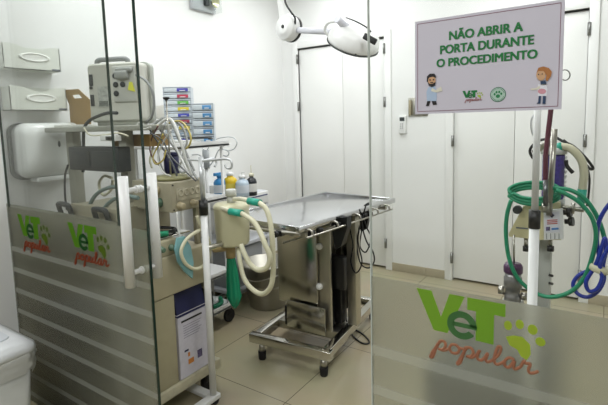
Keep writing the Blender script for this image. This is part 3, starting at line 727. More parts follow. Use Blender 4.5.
H2 = AT((241, 213, 1.54), (253, 221, 1.52), (260, 232, 1.51), (265, 244, 1.50), (270, 257, 1.50), (267, 267, 1.50), (259, 270, 1.50), (251, 265, 1.50), (245, 255, 1.50), (241, 245, 1.51))
RIB = lambda: .0125
MB().tube(H1, .0125, n=10, sub=14, ridges=.1).build('breathing_hose', HOSEC, None, **TH('long cream corrugated hose hanging in a loop from the upper teal connector', 'hose', 'cream hoses of the canister'))
MB().tube(H2, .0125, n=10, sub=14, ridges=.1).build('breathing_hose', HOSEC, None, **TH('shorter cream corrugated hose running from the lower teal connector', 'hose', 'cream hoses of the canister'))
# metal elbow fittings between gauge block and stand
MB().tube(AT((194, 204, 1.56), (199, 203, 1.57), (203, 206, 1.585)), .016).tube(AT((200, 204, 1.57), (201, 216, 1.575)), .012).build('elbow_fitting', STEELB, None, **TH('brushed metal elbow fitting between the gauge block and the drip stand clamp', 'fitting'))

# =============================================================== white utility cart behind the stand
t = thing('utility_cart', (-2.3, 2.02, 0), 'white enamel utility cart with shelves behind the drip stand', 'cart')
X0, X1, Y0, Y1 = -2.62, -2.13, 1.80, 2.26
for z in (.135, .38, .90, 1.262):
    MB().box((X0, Y0, z-.02), (X1, Y1, z), .004).box((X1-.006, Y0, z-.02), (X1, Y1, z+.02), .002).build('shelf', WHITEM, t)
for x in (X0+.03, X1-.04):
    for y in (Y0+.05, Y1-.04):
        MB().cyl((x, y, .09), (x, y, 1.25), .010).build('post', WHITEM, t)
for x in (X0+.04, X1-.04):
    for y in (Y0+.04, Y1-.04):
        MB().cyl((x-.012, y, .045), (x+.012, y, .045), .045).box((x-.015, y-.02, .05), (x+.015, y+.02, .115), .004).build('caster', DARKR, t)
cable('green suction tube lying along the lowest shelf of the utility cart', [(-2.50, 1.86, .152), (-2.30, 1.88, .152), (-2.20, 2.0, .152), (-2.18, 2.15, .152), (-2.25, 2.22, .152)], .016, GREEN, name='suction_tube', cat='tube', n=10)
t = thing('plastic_pack', (-2.3, 2.1, .155), 'crumpled clear plastic pack on the lowest shelf of the utility cart', 'pack')
MB().box((-2.45, 1.95, .136), (-2.26, 2.2, .19), .02).build('film_wrap', CLEARP, t)
MB().box((-2.42, 1.98, .137), (-2.29, 2.17, .175), .01).build('content', mat('green_drape', '#5ba58c', .6), t)
# coiled cords on top of the cart
ctz = 1.262
import itertools
def coil(cx, cy, cz, rx, ry, turns, r, jitter=.01):
    P = []
    for k in range(int(turns*12)+1):
        a = k*PI/6; q = 1+jitter*math.sin(k*1.7)*6
        P.append((cx+rx*q*math.cos(a), cy+ry*q*math.sin(a), cz+r+k*.0006))
    return P
cable('pale coiled cord lying on top of the utility cart', coil(-2.27, 2.0, ctz, .10, .09, 3, .006), .006, LW, name='coiled_cord', n=6, sub=3)
cable('dark coiled cord lying on top of the utility cart', coil(-2.20, 2.06, ctz+.03, .08, .07, 2, .005), .005, LD, name='coiled_cord', n=6, sub=3)
# second stand with hooks behind the utility cart
Y2 = 2.40
p0 = at(207, 178, Y=Y2)
t = thing('hook_stand', (p0.x, Y2, 0), 'grey headed drip stand with thin wire hooks behind the utility cart', 'drip stand')
zz = at(207, 150, Y=Y2).z
MB().cyl((p0.x, Y2, .03), (p0.x, Y2, zz-.12), .014).build('pole', WHITEM, t)
MB().cyl((p0.x, Y2, zz-.14), (p0.x, Y2, zz), .026).build('head', mat('satin_grey', '#a7abad', .4), t)
MB().box((p0.x-.2, Y2-.02, .01), (p0.x+.2, Y2+.02, .03)).box((p0.x-.02, Y2-.05, .01), (p0.x+.02, Y2+.2, .03)).build('base', WHITEM, t)
WS = lambda *pp: [at(x, y, Y=Y2) for x, y in pp]
MB().tube(WS((208, 168), (214, 160), (219, 150), (226, 150), (229, 153), (227, 156), (221, 155)), .005).build('hook', HK, t)
MB().tube(WS((207, 150), (215, 140), (226, 137), (234, 138), (237, 143), (234, 149), (228, 151)), .004).build('hook', HK, t)
MB().tube(WS((207, 170), (204, 160), (199, 155), (192, 155)), .005).build('hook', HK, t)
MB().tube(WS((204, 150), (200, 143), (206, 139), (216, 141), (224, 147)), .004).build('hook', HK, t)
# =============================================================== supply cart by the left wall
t = thing('supply_trolley', (-2.55, 2.78, 0), 'white and grey supply trolley by the left wall holding the bottles', 'trolley')
X0, X1, Y0, Y1 = -2.77, -2.33, 2.46, 2.92; ZT = .83
SG = mat('pale_grey_enamel', '#c3c6cb', .35)
MB().box((X0, Y0, ZT-.10), (X1, Y1, ZT), .008).build('top_tray', WHITEM, t)
MB().box((X0, Y0+.01, ZT-.004), (X1-.02, Y1-.01, ZT+.003)).build('top_mat', mat('pale_mat', '#d8dbe2', .3), t)
MB().box((X1-.002, Y0+.02, ZT-.035), (X1+.003, Y1-.02, ZT-.025)).build('edge_line', mat('navy_line', '#4a4f74', .4), t)
for x in (X0+.015, X1-.03):
    for y in (Y0+.005, Y1-.035): MB().box((x, y, .06), (x+.028, y+.03, ZT-.10), .003).build('post', SG, t)
for z in (.08, .45): MB().box((X0, Y0, z-.02), (X1, Y1, z+.01), .004).build('shelf', SG, t)
MB().box((X0+.04, Y0+.04, .091), (X1-.05, Y1-.05, .40), .01).build('storage_bin', mat('grey_bin', '#9fa2a6', .4), t)
for x in (X0+.04, X1-.03):
    for y in (Y0+.04, Y1-.04): MB().cyl((x-.01, y, .032), (x+.01, y, .032), .032).build('caster', DARKR, t)

def bottle(px, pyb, pyt, w, Y, label, body, cap, style, group='bottles on the supply trolley'):
    b = at(px, pyb, Y=Y); zt = at(px, pyt, Y=Y).z; zb = ZT+.003; hgt = zt - zb
    s_ = (at(px+w/2, pyb, Y=Y).x - at(px-w/2, pyb, Y=Y).x)/2*.8
    t = thing('bottle', (b.x, Y, zb), label, 'bottle', group)
    MB().lathe((b.x, Y, zb), [(s_*.92, 0), (s_, .006), (s_, hgt*.62), (s_*.85, hgt*.72), (s_*.42, hgt*.80), (s_*.40, hgt*.86)], n=20).build('body', body, t)
    MB().lathe((b.x, Y, zb+hgt*.60*.3), [(s_*1.02, 0), (s_*1.02, hgt*.36)], n=20, caps=False).build('label_band', mat('band_' + style, {'b': '#d5dde6', 'w': '#e4e4e0', 'k': '#dcdcd8', 'y': '#e2cf5a'}[style], .5), t)
    c = MB().lathe((b.x, Y, zb+hgt*.855), [(s_*.5, 0), (s_*.5, hgt*.10), (s_*.3, hgt*.145), (.001, hgt*.145)], n=16).build('cap', cap, t)
    return t, b.x, zt, s_
BW = mat('bottle_blue', '#2f86c0', .3); BY = mat('bottle_yellow', '#e3c226', .35); BP = mat('bottle_pale', '#c3d4e2', .25); BK = mat('bottle_black', '#23262c', .3)
t, x, z, s_ = bottle(221, 200, 174, 12, 2.50, 'bright blue spray bottle on the supply trolley, left of the yellow container', BW, BW, 'b')
MB().box((x-.012, 2.44, z-.012), (x+.012, 2.52, z+.012), .004).build('spray_head', BW, t)
t, x, z, s_ = bottle(231, 197, 172, 13, 2.56, 'yellow container with a white collar on the supply trolley', BY, WHITEP, 'y')
t, x, z, s_ = bottle(243, 198, 175, 13, 2.58, 'pale blue white bottle on the supply trolley between the yellow and black ones', BP, WHITEP, 'b')
MB().tube([(x, 2.58, z-.005), (x, 2.58, z+.02), (x+.03, 2.58, z+.022)], .003).build('nozzle', WHITEP, t)
t, x, z, s_ = bottle(252, 194, 173, 10, 2.64, 'black bottle with a white label and thin nozzle, rightmost on the supply trolley', BK, CREAMP, 'k')
MB().cyl((x, 2.64, z-.004), (x, 2.64, z+.06), .003).build('nozzle', CREAMP, t)
a = at(212, 205, Y=2.50)
MB().box((a.x-.02, 2.48, ZT+.003), (a.x+.10, 2.54, ZT+.085), .006).build('tissue_box', WHITEP, None, **TH('small white box on the supply trolley beside the blue spray bottle', 'box'))

# steel bucket on the floor by the supply trolley
bx_, by_ = -2.12, 2.60
t = thing('steel_bucket', (bx_, by_, 0), 'round stainless steel bucket on the floor left of the exam table', 'bucket')
MB().lathe((bx_, by_, 0), [(.135, .0), (.14, .008), (.195, .33), (.203, .332), (.203, .342), (.190, .342), (.135, .012), (.0, .012)], n=40, caps=True).build('pail', mat('dull_steel', '#a9a69c', .42, 1., var=.05), t)
MB().lathe((bx_, by_, 0), [(.168, .17), (.174, .176), (.170, .184)], n=40, caps=False).build('bead', STEELB, t)
MB().tube([(bx_-.2, by_, .33), (bx_-.17, by_-.12, .28), (bx_, by_-.19, .24), (bx_+.17, by_-.12, .28), (bx_+.2, by_, .33)], .005).build('bail', STEELB, t)
MB().box((-2.50, 3.16, 0), (-2.22, 3.44, .19), .004).build('brown_box', CARD, None, **TH('low brown block on the floor behind the steel bucket', 'box'))  # plain brown block for a brown patch low by the left wall

# =============================================================== exam table
def rot_box_M(c, a): return Matrix.Translation(c) @ Matrix.Rotation(a, 4, 'Z') @ Matrix.Translation(-Vector(c))
tcx, tcy = -1.47, 2.33
t = TABLE = thing('exam_table', (tcx, tcy, 0), 'stainless steel veterinary exam table on a low wheel free frame with pedestal', 'table')
Mt = rot_box_M((-1.44, 2.27, 0), math.radians(-5.5))
zt = .88; hx, hy = .285, .49
tx, ty = -1.455, 2.265
m_ = MB()
m_.box((tx-hx, ty-hy, zt-.022), (tx+hx, ty+hy, zt-.008), .002, Mt)
for a in ((tx-hx, ty-hy, tx-hx+.02, ty+hy), (tx+hx-.02, ty-hy, tx+hx, ty+hy), (tx-hx+.02, ty-hy, tx+hx-.02, ty-hy+.02), (tx-hx+.02, ty+hy-.02, tx+hx-.02, ty+hy)):
    m_.box((a[0], a[1], zt-.03), (a[2], a[3], zt), .003, Mt)
m_.build('tabletop', mat('table_steel', '#d2d3d6', .14, 1., var=.015, scale=3), t)
# rails under the top
for sx in (-1, 1):
    MB().box((tx+sx*.20-.015, ty-hy+.04, zt-.065), (tx+sx*.20+.015, ty+hy-.04, zt-.03), .002, Mt).build('under_rail', STEELB, t)
for y in (-.40, -.12, .2, .42):
    MB().box((tx-hx+.03, ty+y-.012, zt-.07), (tx+hx-.03, ty+y+.012, zt-.045), .002, Mt).build('cross_rail', STEELB, t)
# side bar with hooks along the near long edge
def tp(dx, dy, z): return Mt @ Vector((tx+dx, ty+dy, z))
sb = MB().tube([tp(hx+.03, -hy+.02, zt-.055), tp(hx+.03, hy-.1, zt-.055)], .005, smoothpath=False)
for dy in (-.42, -.2, .02, .22, .36): sb.tube([tp(hx-.01, dy, zt-.025), tp(hx+.02, dy, zt-.03), tp(hx+.03, dy, zt-.055)], .006)
sb.build('side_rail', STEELB, t)
for dy in (-.40, -.33, -.17, -.09, .1, .16):
    MB().box((tx+hx-.01, ty+dy-.015, zt-.065), (tx+hx+.018, ty+dy+.015, zt-.035), .004, Mt).build('rail_clip', DARK, t)
for dx, dy in ((-.2, -hy+.0), (.16, -hy+.02)):
    MB().box((tx+dx-.02, ty+dy-.035, zt-.06), (tx+dx+.02, ty+dy, zt-.03), .006, Mt).cyl(tp(dx, dy-.035, zt-.045), tp(dx, dy-.06, zt-.045), .016, n=14).build('clamp_knob', DARK, t)
MB().tube([tp(-.30, -hy+.01, zt-.03), tp(-.1, -hy-.01, zt-.04), tp(.1, -hy-.01, zt-.04), tp(.28, -hy+.01, zt-.035)], .010).build('end_bar', STEELB, t)
MB().tube([at(283, 243, Y=1.95), at(310, 235, Y=2.0), at(335, 226, Y=2.05)], .006, smoothpath=False).build('slanted_bar', STEELB, t)
MB().tube([at(281, 216, Y=2.15), at(271, 243, Y=2.15), at(268, 262, Y=2.15)], .004).build('drain_tube', mat('clear_drain', '#a7a595', .3), t)
# pedestal
Y0 = 2.12
xl, xm, xr_ = at(277, 240, Y=Y0).x, at(316, 240, Y=Y0).x, at(328, 240, Y=Y0).x
MB().box((xl, Y0, .30), (xm, Y0+.012, .80), .001).build('front_plate', STEEL, t)
MB().box((xm-.004, Y0+.02, .17), (xr_, Y0+.035, .80), .001).build('column_plate', mat('satin_plate', '#bdb8a8', .35, .9), t)
MB().box((xl+.02, Y0+.30, .20), (xr_+.03, Y0+.315, .80), .001).build('rear_plate', STEEL, t)
MB().box((xl+.06, Y0+.10, .17), (xm-.02, Y0+.26, .80), .004).build('lift_column', STEELB, t)
for px, py in ((320, 246), (320, 286)):
    p = at(px, py, Y=Y0+.02)
    MB().lathe(p, [(.016, 0), (.02, .006), (.018, .018), (.008, .024), (.0, .024)], axis=(.2, -1, 0), n=18).build('knob', WHITEP, t)
c0, c1 = at(329, 256, Y=2.18), at(345, 291, Y=2.18)
MB().box((c0.x, 2.18, c1.z), (c1.x-.005, 2.22, c0.z), .006).build('control_box', DARK, t)
c0, c1 = at(331, 222, Y=2.14), at(345, 252, Y=2.14)
MB().prism([at(*p, Y=2.10) for p in ((331, 224), (335, 218), (347, 217), (347, 228), (341, 246), (335, 250))], (0, .05, 0)).build('cable_pouch', DARK, t)
p0, p1 = at(346, 216, Y=2.30), at(353, 300, Y=2.30)
MB().box((p0.x, 2.30, .16), (p0.x+.06, 2.36, .84), .003).build('upright_post', mat('satin_plate', '#bdb8a8'), t)
MB().box((p0.x-.13, 2.26, .17), (p0.x-.02, 2.33, .58), .006).build('actuator', DARK, t)
MB().cyl((p0.x-.16, 2.20, .17), (p0.x-.16, 2.20, .62), .022).build('piston', DARK, t)
# motor box on the frame
MB().box((-1.57, 2.10, .155), (-1.30, 2.108, .32), .002).build('motor_cover', STEEL, t)
MB().box((-1.595, 2.112, .155), (-1.325, 2.40, .275), .004).build('motor_box', DARK, t)
MB().box((-1.46, 2.16, .275), (-1.33, 2.30, .33), .01).box((-1.58, 2.2, .275), (-1.50, 2.3, .35), .01).build('motor', DARK, t)
# base frame
Mb = rot_box_M((-1.47, 2.36, 0), math.radians(5.5))
zb0, zb1 = .098, .15
bxl, bxr, byn, byf = -1.755, -1.225, 1.935, 2.76
MB().box((bxl, byn, zb0), (bxr, byn+.045, zb1), .003, Mb).build('frame_bar', STEEL, t)
MB().box((bxl, byf-.045, zb0), (bxr, byf, zb1), .003, Mb).build('frame_bar', STEEL, t)
for x in (bxl+.015, bxr-.06):
    MB().box((x, byn+.045, zb0), (x+.045, byf-.045, zb1), .003, Mb).build('frame_bar', STEEL, t)
MB().box((bxl+.06, 2.18, zb0), (bxr-.06, 2.40, zb1-.003), .002, Mb).build('centre_plate', STEELB, t)
for x in (bxl+.075, bxr-.05):
    for y in (byn+.022, byf-.022):
        b = Mb @ Vector((x, y, 0))
        f_ = MB().cyl((b.x, b.y, .04), (b.x, b.y, zb0), .018).build('leg', STEELB, t)
        MB().lathe((b.x, b.y, 0), [(.019, 0), (.022, .006), (.024, .048), (.022, .052)], n=20).build('rubber_foot', DARKR, f_)
# cords hanging from the rail
G = 'black cords hanging at the right end of the exam table'
YC = 2.30
for i, pts in enumerate([
   ((352, 214), (350, 228), (353, 245), (351, 262), (356, 273), (362, 262), (358, 240), (362, 216)),
   ((366, 205), (362, 222), (366, 240), (373, 252), (374, 262), (368, 268), (360, 262), (357, 240), (364, 214)),
   ((356, 212), (358, 232), (354, 252), (349, 262), (352, 275), (347, 290), (345, 306), (347, 322)),
   ((342, 262), (348, 264), (351, 272), (348, 280), (342, 281), (338, 274)),
   ((360, 208), (366, 226), (371, 238), (366, 252), (360, 246), (362, 228))]):
    cable(['looped black cord nearest the grey post under the table end', 'widest black cord loop dropping from the table end rail', 'long black cord running from the table rail down to the floor plug', 'small black cord ring beside the control box', 'short twisted black cord at the table corner'][i],
          [at(x, y, Y=YC+.02*i) for x, y in pts], .0045, DARK, G)
P0 = at(347, 322, Y=2.34)
fl = [at(347, 322, Y=2.34), at(348, 328, Z=.012), at(358, 331, Z=.006), at(367, 338, Z=.006), at(369, 343, Z=.006), at(362, 343, Z=.006), at(354, 337, Z=.006), at(349, 331, Z=.006), at(341, 335, Z=.006), at(331, 337, Z=.006)]
cable('black cord lying in a loop on the tiled floor beside the table frame', fl[1:], .0055, DARK, name='floor_cord')
MB().box(fl[1] - Vector((.03, .02, .012)), fl[1] + Vector((.03, .02, .022)), .006).build('plug', DARK, None, **TH('black plug lying on the floor beside the table frame', 'plug'))
# black strap bag hanging by the rail
MB().prism([at(*p, Y=2.44) for p in ((361, 207), (367, 203), (369, 214), (366, 229), (361, 232), (358, 222))], (0, .03, 0)).build('clip_bag', DARK, None, **TH('small black strap bundle hanging from the right end of the table rail', 'strap'))

# =============================================================== surgical lamp
LY_ = 2.55
j = at(288, 28, Y=LY_); hd = at(353, 35, Y=LY_)
t = thing('surgical_lamp', (j.x, LY_, j.z), 'white ceiling mounted surgical lamp with a jointed arm over the exam table', 'lamp')
ax = Vector((-.15, -1, .05)).normalized()
MB().lathe(j + ax*-.045, [(.080, 0), (.086, .01), (.086, .075), (.078, .086), (.054, .09), (.052, .094), (.0, .094)], axis=ax, n=36).build('joint_disc', WHITEP, t)
MB().lathe(j + ax*-.048, [(.089, 0), (.089, .02)], axis=ax, n=36).build('joint_rim', DARK, t)
MB().lathe(j + ax*.048, [(.012, 0), (.012, .006), (.0, .006)], axis=ax, n=14).build('bolt', DARK, t)
up = at(280, -6, Y=LY_)
rgs = []
for u, w_, d_ in ((0, .048, .035), (.35, .046, .035), (.7, .034, .03), (1, .03, .028), (4.2, .03, .028)):
    p = j.lerp(up, u) if u <= 1 else Vector((up.x-.02, LY_, ZC))
    rgs.append([p + Vector((w_*math.cos(a*PI/8), d_*math.sin(a*PI/8), 0)) for a in range(16)])
MB().loft(rgs).build('ceiling_arm', WHITEP, t)
MB().tube([at(284, -5, Y=LY_-.05), at(286, 4, Y=LY_-.06), at(291, 12, Y=LY_-.06), at(295, 18, Y=LY_-.05), at(295, 24, Y=LY_-.03)], .007).build('arm_cable', DARK, t)
MB().cyl(at(294, 30, Y=LY_), at(333, 32, Y=LY_), .020, n=20).build('spring_arm', mat('lavender_white', '#d8d9e0', .35), t)
# lamp head: a shallow dome tipped over
nrm = Vector((.48, -.30, .82)).normalized()
hd = at(355, 37, Y=LY_)
HR = .165
MB().lathe(hd - nrm*.05, [(HR*.97, 0), (HR*1.0, .012), (HR*.985, .035), (HR*.90, .075), (HR*.72, .105), (HR*.4, .118), (0, .12)], axis=nrm, n=40).build('head_shell', WHITEP, t)
hl = MB().lathe(hd - nrm*.064, [(HR*.5, 0), (HR*.93, .002), (HR*.95, .014)], axis=nrm, n=40)
hl.build('lens_plate', mat('lens_grey', '#c9cbcc', .2), t)
MB().lathe(hd - nrm*.054, [(HR*1.012, 0), (HR*1.012, .004)], axis=nrm, n=40).build('seam_ring', CHAR, t)
hnd = at(340, 22, Y=LY_-.13)
MB().tube([at(331, 38, Y=LY_-.05), at(325, 31, Y=LY_-.08), at(327, 24, Y=LY_-.10), at(333, 21.5, Y=LY_-.11), at(342, 22, Y=LY_-.11)], .010, n=10).build('loop_handle', WHITEP, t)
MB().cyl(at(337, 19, Y=LY_-.15), at(347, 27, Y=LY_-.06), .022, n=24).build('grip', mat('lavender_white', '#d8d9e0'), t)
MB().box(Vector((-.045, -.008, -.018)), Vector((.045, .008, .018)), .006, Matrix.Translation(at(370, 39, Y=LY_-.125)) @ Matrix.Rotation(math.radians(32), 4, 'Y')).build('rotary_clamp', DARK, t)
MB().tube([at(346, 17.5, Y=LY_-.12), at(356, 21.5, Y=LY_-.15), at(366, 27, Y=LY_-.15), at(371, 32, Y=LY_-.13)], .004).build('seam_gasket', DARK, t)
for px, py in ((333, 40), (349, 47), (356, 52.5)):
    MB().cyl(at(px, py, Y=LY_-.10), at(px-.5, py+2.2, Y=LY_-.10), .006, n=10).build('latch', DARK, t)

# =============================================================== back wall fittings
a, b = at(399.5, 116, Y=YB), at(406.5, 133.5, Y=YB)
t = thing('remote_control', ((a.x+b.x)/2, YB, b.z), 'white remote control in a holder on the back wall between the doors', 'remote')
MB().box((a.x, YB-.022, b.z), (b.x, YB, a.z), .004).build('body', WHITEP, t)
MB().box((a.x+.010, YB-.024, a.z-.045), (b.x-.010, YB-.021, a.z-.012)).build('screen', CHAR, t)
for k in range(3):
    for q in (0, 1): MB().box((a.x+.014+q*.018, YB-.025, a.z-.075-k*.018), (a.x+.024+q*.018, YB-.021, a.z-.067-k*.018), .001).build('button', MOND, t)
a, b = at(408.5, 98, Y=YB), at(428, 116, Y=YB)
t = thing('steel_bracket', ((a.x+b.x)/2, YB, b.z), 'small square steel plate on the back wall, partly behind the hanging sign', 'bracket')
MB().box((a.x, YB-.006, b.z), (b.x, YB, a.z), .002).build('plate', STEELB, t)
MB().box((a.x+.01, YB-.03, b.z+.01), (a.x+.03, YB-.006, a.z-.02), .004).build('catch', mat('bracket_tan', '#a39a80', .4), t)

# =============================================================== the hanging sign
ys = YG - .012
ctl, ctr, cbr, cbl = at(415.4, 20.5, Y=ys), at(565, 1, Y=ys), at(565, 111.2, Y=ys), at(415.4, 112.5, Y=ys)
sx0, sx1, sz0, sz1 = ctl.x, ctr.x, (cbr.z+cbl.z)/2, (ctl.z+ctr.z)/2
t = SIGN = thing('notice_sign', ((sx0+sx1)/2, ys, sz0), 'grey lavender notice with green Portuguese lettering fixed on the right glass pane', 'sign')
SGN = mat('sign_card', '#c6c3cf', .45, var=.01)
MB().box((sx0, ys-.002, sz0), (sx1, ys+.003, sz1)).build('board', SGN, t)
yb = ys - .0024
bd = MB(); i_ = .0055; w_ = .0009
for q in (((sx0+i_, sz0+i_), (sx1-i_, sz0+i_+w_)), ((sx0+i_, sz1-i_-w_), (sx1-i_, sz1-i_)), ((sx0+i_, sz0+i_), (sx0+i_+w_, sz1-i_)), ((sx1-i_-w_, sz0+i_), (sx1-i_, sz1-i_))):
    bd.box((q[0][0], yb-.0002, q[0][1]), (q[1][0], yb+.0002, q[1][1]))
bd.build('border_line', mat('maroon_line', '#7d4658', .5), t)
SGREEN = mat('sign_green', '#127236', .5)
def onsign(px, py): return at(px, py, Y=yb)
def srot(x, z): return Matrix.Translation((x, yb, z)) @ Matrix.Rotation(PI/2, 4, 'X')
for body, pl_, pr_, base_l, base_r, hpx in (('NÃO ABRIR A', 449, 523, 38.8, 31.8, 10.5), ('PORTA DURANTE', 440, 534, 52.2, 45.8, 10.5), ('O PROCEDIMENTO', 436.5, 537.5, 65.0, 60.2, 10)):
    A_, B_ = onsign(pl_, base_l), onsign(pr_, base_r)
    capz = onsign((pl_+pr_)/2, (base_l+base_r)/2-hpx+1.5).z - onsign((pl_+pr_)/2, (base_l+base_r)/2).z
    size = capz/.72
    ob = text_mesh(t, 'lettering', body, SGREEN, Matrix.Identity(4), size, bold=0)
    me = ob.data; me.transform(parent_world(t))
    b_ = bmesh.new()
    for q in (-.042, -.021, 0, .021, .042):
        m2_ = me.copy(); m2_.transform(Matrix.Translation((q*size, abs(q)*.3*size, (q+.042)*.007))); b_.from_mesh(m2_)
        m2_.transform(Matrix.Translation((0, -abs(q)*.6*size, .00006))); b_.from_mesh(m2_); bpy.data.meshes.remove(m2_)
    b_.to_mesh(me); b_.free()
    xs = [v.co.x for v in me.vertices]; w0 = max(xs)-min(xs); sc = (B_.x-A_.x)/w0
    me.transform(Matrix.Translation((-(max(xs)+min(xs))/2, 0, 0))); me.transform(Matrix.Scale(sc, 4, (1, 0, 0)))
    me.transform(srot((A_.x+B_.x)/2, (A_.z+B_.z)/2)); me.transform(parent_world(t).inverted())
lg = onsign(462.5, 91.5); l2 = onsign(482, 91.5)
logo(SIGN, lg.x, lg.z+.001, (l2.x-lg.x)*.92, yb-.0001, (SGREEN, mat('sign_dark_green', '#1d6b3a', .5), mat('sign_lime', '#a5b94a', .5), mat('sign_rust', '#9c4a45', .5)), thick=.0003)
# round paw badge
cb, ce = onsign(498, 94.5), onsign(506, 94.5); R_ = ce.x-cb.x
def disc(mb, c, r, y, n=32, sx=1, sz=1, th=.0003): mb.prism([(c[0]+r*sx*math.cos(k*2*PI/n), y, c[1]+r*sz*math.sin(k*2*PI/n)) for k in range(n)], (0, -th, 0))
m_ = MB(); disc(m_, (cb.x, cb.z), R_, yb); bg = m_.build('badge_ring', mat('badge_green', '#3b6e58', .5), t)
m_ = MB(); disc(m_, (cb.x, cb.z), R_*.90, yb-.0003); m_.build('badge_face', mat('badge_face', '#a9c3b6', .5), bg)
m_ = MB()
for k in range(26):
    if k % 13 in (0, 12): continue
    a_ = k*2*PI/26; disc(m_, (cb.x+R_*.78*math.cos(a_), cb.z+R_*.78*math.sin(a_)), R_*.06, yb-.0006, n=6)
m_.build('badge_marks', mat('badge_green', '#3b6e58'), bg)
m_ = MB(); disc(m_, (cb.x, cb.z-R_*.22), R_*.24, yb-.0006, sx=1.1)
for dx, dz in ((-.42, .05), (-.18, .32), (.16, .33), (.42, .08)): disc(m_, (cb.x+R_*dx, cb.z+R_*dz), R_*.13, yb-.0006, n=14, sz=1.3)
m_.build('badge_paw', mat('paw_green', '#1f7a4a', .5), bg)
# the two little drawn vets
def sp(mb, pts, y): mb.prism([onsign(px, py) + Vector((0, y, 0)) for px, py in pts], (0, -.0003, 0))
def oval(cx, cy, rx, ry, n=20): return [(cx+rx*math.cos(k*2*PI/n), cy+ry*math.sin(k*2*PI/n)) for k in range(n)]
SK = mat('drawn_skin', '#c9a07a', .5); BKH = mat('drawn_black', '#1c1a1c', .5); COAT = mat('drawn_coat', '#a9bdd6', .5); GLV = mat('drawn_glove', '#d7d4c4', .5); HB = mat('drawn_hair_brown', '#a86f3c', .5); WC = mat('drawn_white', '#dcdde6', .5); PK = mat('drawn_pink', '#c9919d', .5); NV = mat('drawn_navy', '#2a3f5e', .5)
def figure(name, layers):
    root = None
    for k, (nm, m, polys) in enumerate(layers):
        mb = MB()
        for p in polys: sp(mb, p, -.0003*k)
        o = mb.build(nm, m, root or t)
        if root is None: root = o
figure('man', [('man_coat', COAT, [[(428.5, 87), (435, 86), (437, 92), (436.5, 101), (427, 101), (426.5, 92)]]),
  ('arm', GLV, [[(432, 88), (436, 90), (441, 86.5), (442.5, 91), (436, 92.5), (431, 91)]]),
  ('trousers', BKH, [[(427.5, 101), (430.5, 101), (429, 106), (426, 106)], [(432, 101), (436, 101), (437, 104.5), (433, 105)]]),
  ('head', SK, [oval(431.8, 80.5, 4, 5)]),
  ('beard', BKH, [[(428, 82), (430, 84), (433, 83.5), (435.8, 82), (435.3, 85.5), (432, 87), (429, 85.5)], [(430.5, 82.3), (433.5, 82), (433.5, 82.9), (430.5, 83.2)]]),
  ('hair', BKH, [[(427, 82), (427.2, 76.5), (430, 73.8), (434.5, 73.6), (436.2, 76), (436, 78), (433, 76.6), (429.5, 77.5), (428.5, 79), (428.3, 82)]]),
  ('spectacles', BKH, [oval(430.4, 80, .8, .8, 8), oval(433.8, 79.8, .8, .8, 8)])])
figure('woman', [('woman_coat', WC, [[(538.5, 84), (546, 83.5), (547.5, 89), (546.5, 96), (538, 96), (537.5, 89)]]),
  ('arm', GLV, [[(539.5, 85.5), (536, 88), (530.5, 88.6), (531, 90), (537, 89.8), (540.5, 88)]]),
  ('apron', PK, [oval(542, 91.3, 4.2, 2.6)]),
  ('trousers', NV, [[(538.8, 96), (541.2, 96), (540.6, 103.5), (536.5, 103.8), (538.2, 102)], [(543, 96), (546, 96), (545.6, 103.8), (542.5, 104)]]),
  ('head', SK, [oval(541, 75, 4.6, 5.6)]),
  ('hair', HB, [[(536.5, 73), (538.5, 67.8), (543.5, 66.5), (549, 68), (552, 72), (551, 76.5), (547.5, 81), (545.5, 80), (546.5, 75), (543.5, 71), (539, 71)]]),
  ('eyes', BKH, [oval(538.6, 74.5, .6, .7, 8), oval(542.3, 74, .6, .7, 8)]),
  ('collar', NV, [[(540.5, 81.5), (545.5, 80.5), (546.8, 84), (541, 84.5)]])])
rg_ = MB().tube([at(565+5*math.cos(k*PI/12)*1.0, 75+5.2*math.sin(k*PI/12), Y=YG+.03) for k in range(-9, 10)], .0012, smoothpath=False)
rg_.build('wire_ring', GREYMET, None, **TH('thin wire ring sticking out beside the right edge of the notice', 'ring'))
# =============================================================== waste bin on this side of the glass
def rr_xy(cx, cy, hx, hy, r, z, n=5):
    P = []
    for sx, sy, a0 in ((1, 1, 0), (-1, 1, 90), (-1, -1, 180), (1, -1, 270)):
        for k in range(n+1):
            a = math.radians(a0+90*k/n); P.append((cx+sx*(hx-r)+r*math.cos(a), cy+sy*(hy-r)+r*math.sin(a), z))
    return P
wx, wy = -2.195, .72
t = thing('waste_bin', (wx, wy, 0), 'white plastic waste bin with a grey white lid and bag, in front of the glass', 'bin')
MB().loft([rr_xy(wx, wy, .155, .115, .04, 0), rr_xy(wx, wy, .16, .12, .04, .01), rr_xy(wx, wy, .185, .145, .04, .44)]).build('body', mat('bin_white', '#d3d5d0', .45), t)
rg = []
for z, g in ((.36, .006), (.385, .012), (.41, .009), (.435, .014), (.45, .008)):
    base = rr_xy(wx, wy, .187+g, .147+g, .045, z, n=9)
    rg.append([(x + .006*math.sin(i*1.9+z*60), y + .006*math.cos(i*2.3+z*40), zz + .010*math.sin(i*1.3) * (1 if z < .4 else .3)) for i, (x, y, zz) in enumerate(base)])
MB().loft(rg, caps=False).build('bag_rim', mat('bag_film', '#dfe1de', .35, alpha=.75), t)
MB().loft([rr_xy(wx, wy, .200, .160, .05, .44), rr_xy(wx, wy, .205, .165, .05, .455), rr_xy(wx, wy, .200, .160, .05, .475), rr_xy(wx, wy, .16, .12, .05, .505), rr_xy(wx, wy, .14, .10, .04, .507)]).build('lid', mat('lid_white', '#d5d8da', .3), t)
MB().loft([rr_xy(wx, wy, .13, .09, .035, .506), rr_xy(wx, wy, .127, .087, .035, .511)]).build('flap', mat('lid_flap', '#c6cbd0', .3), t)

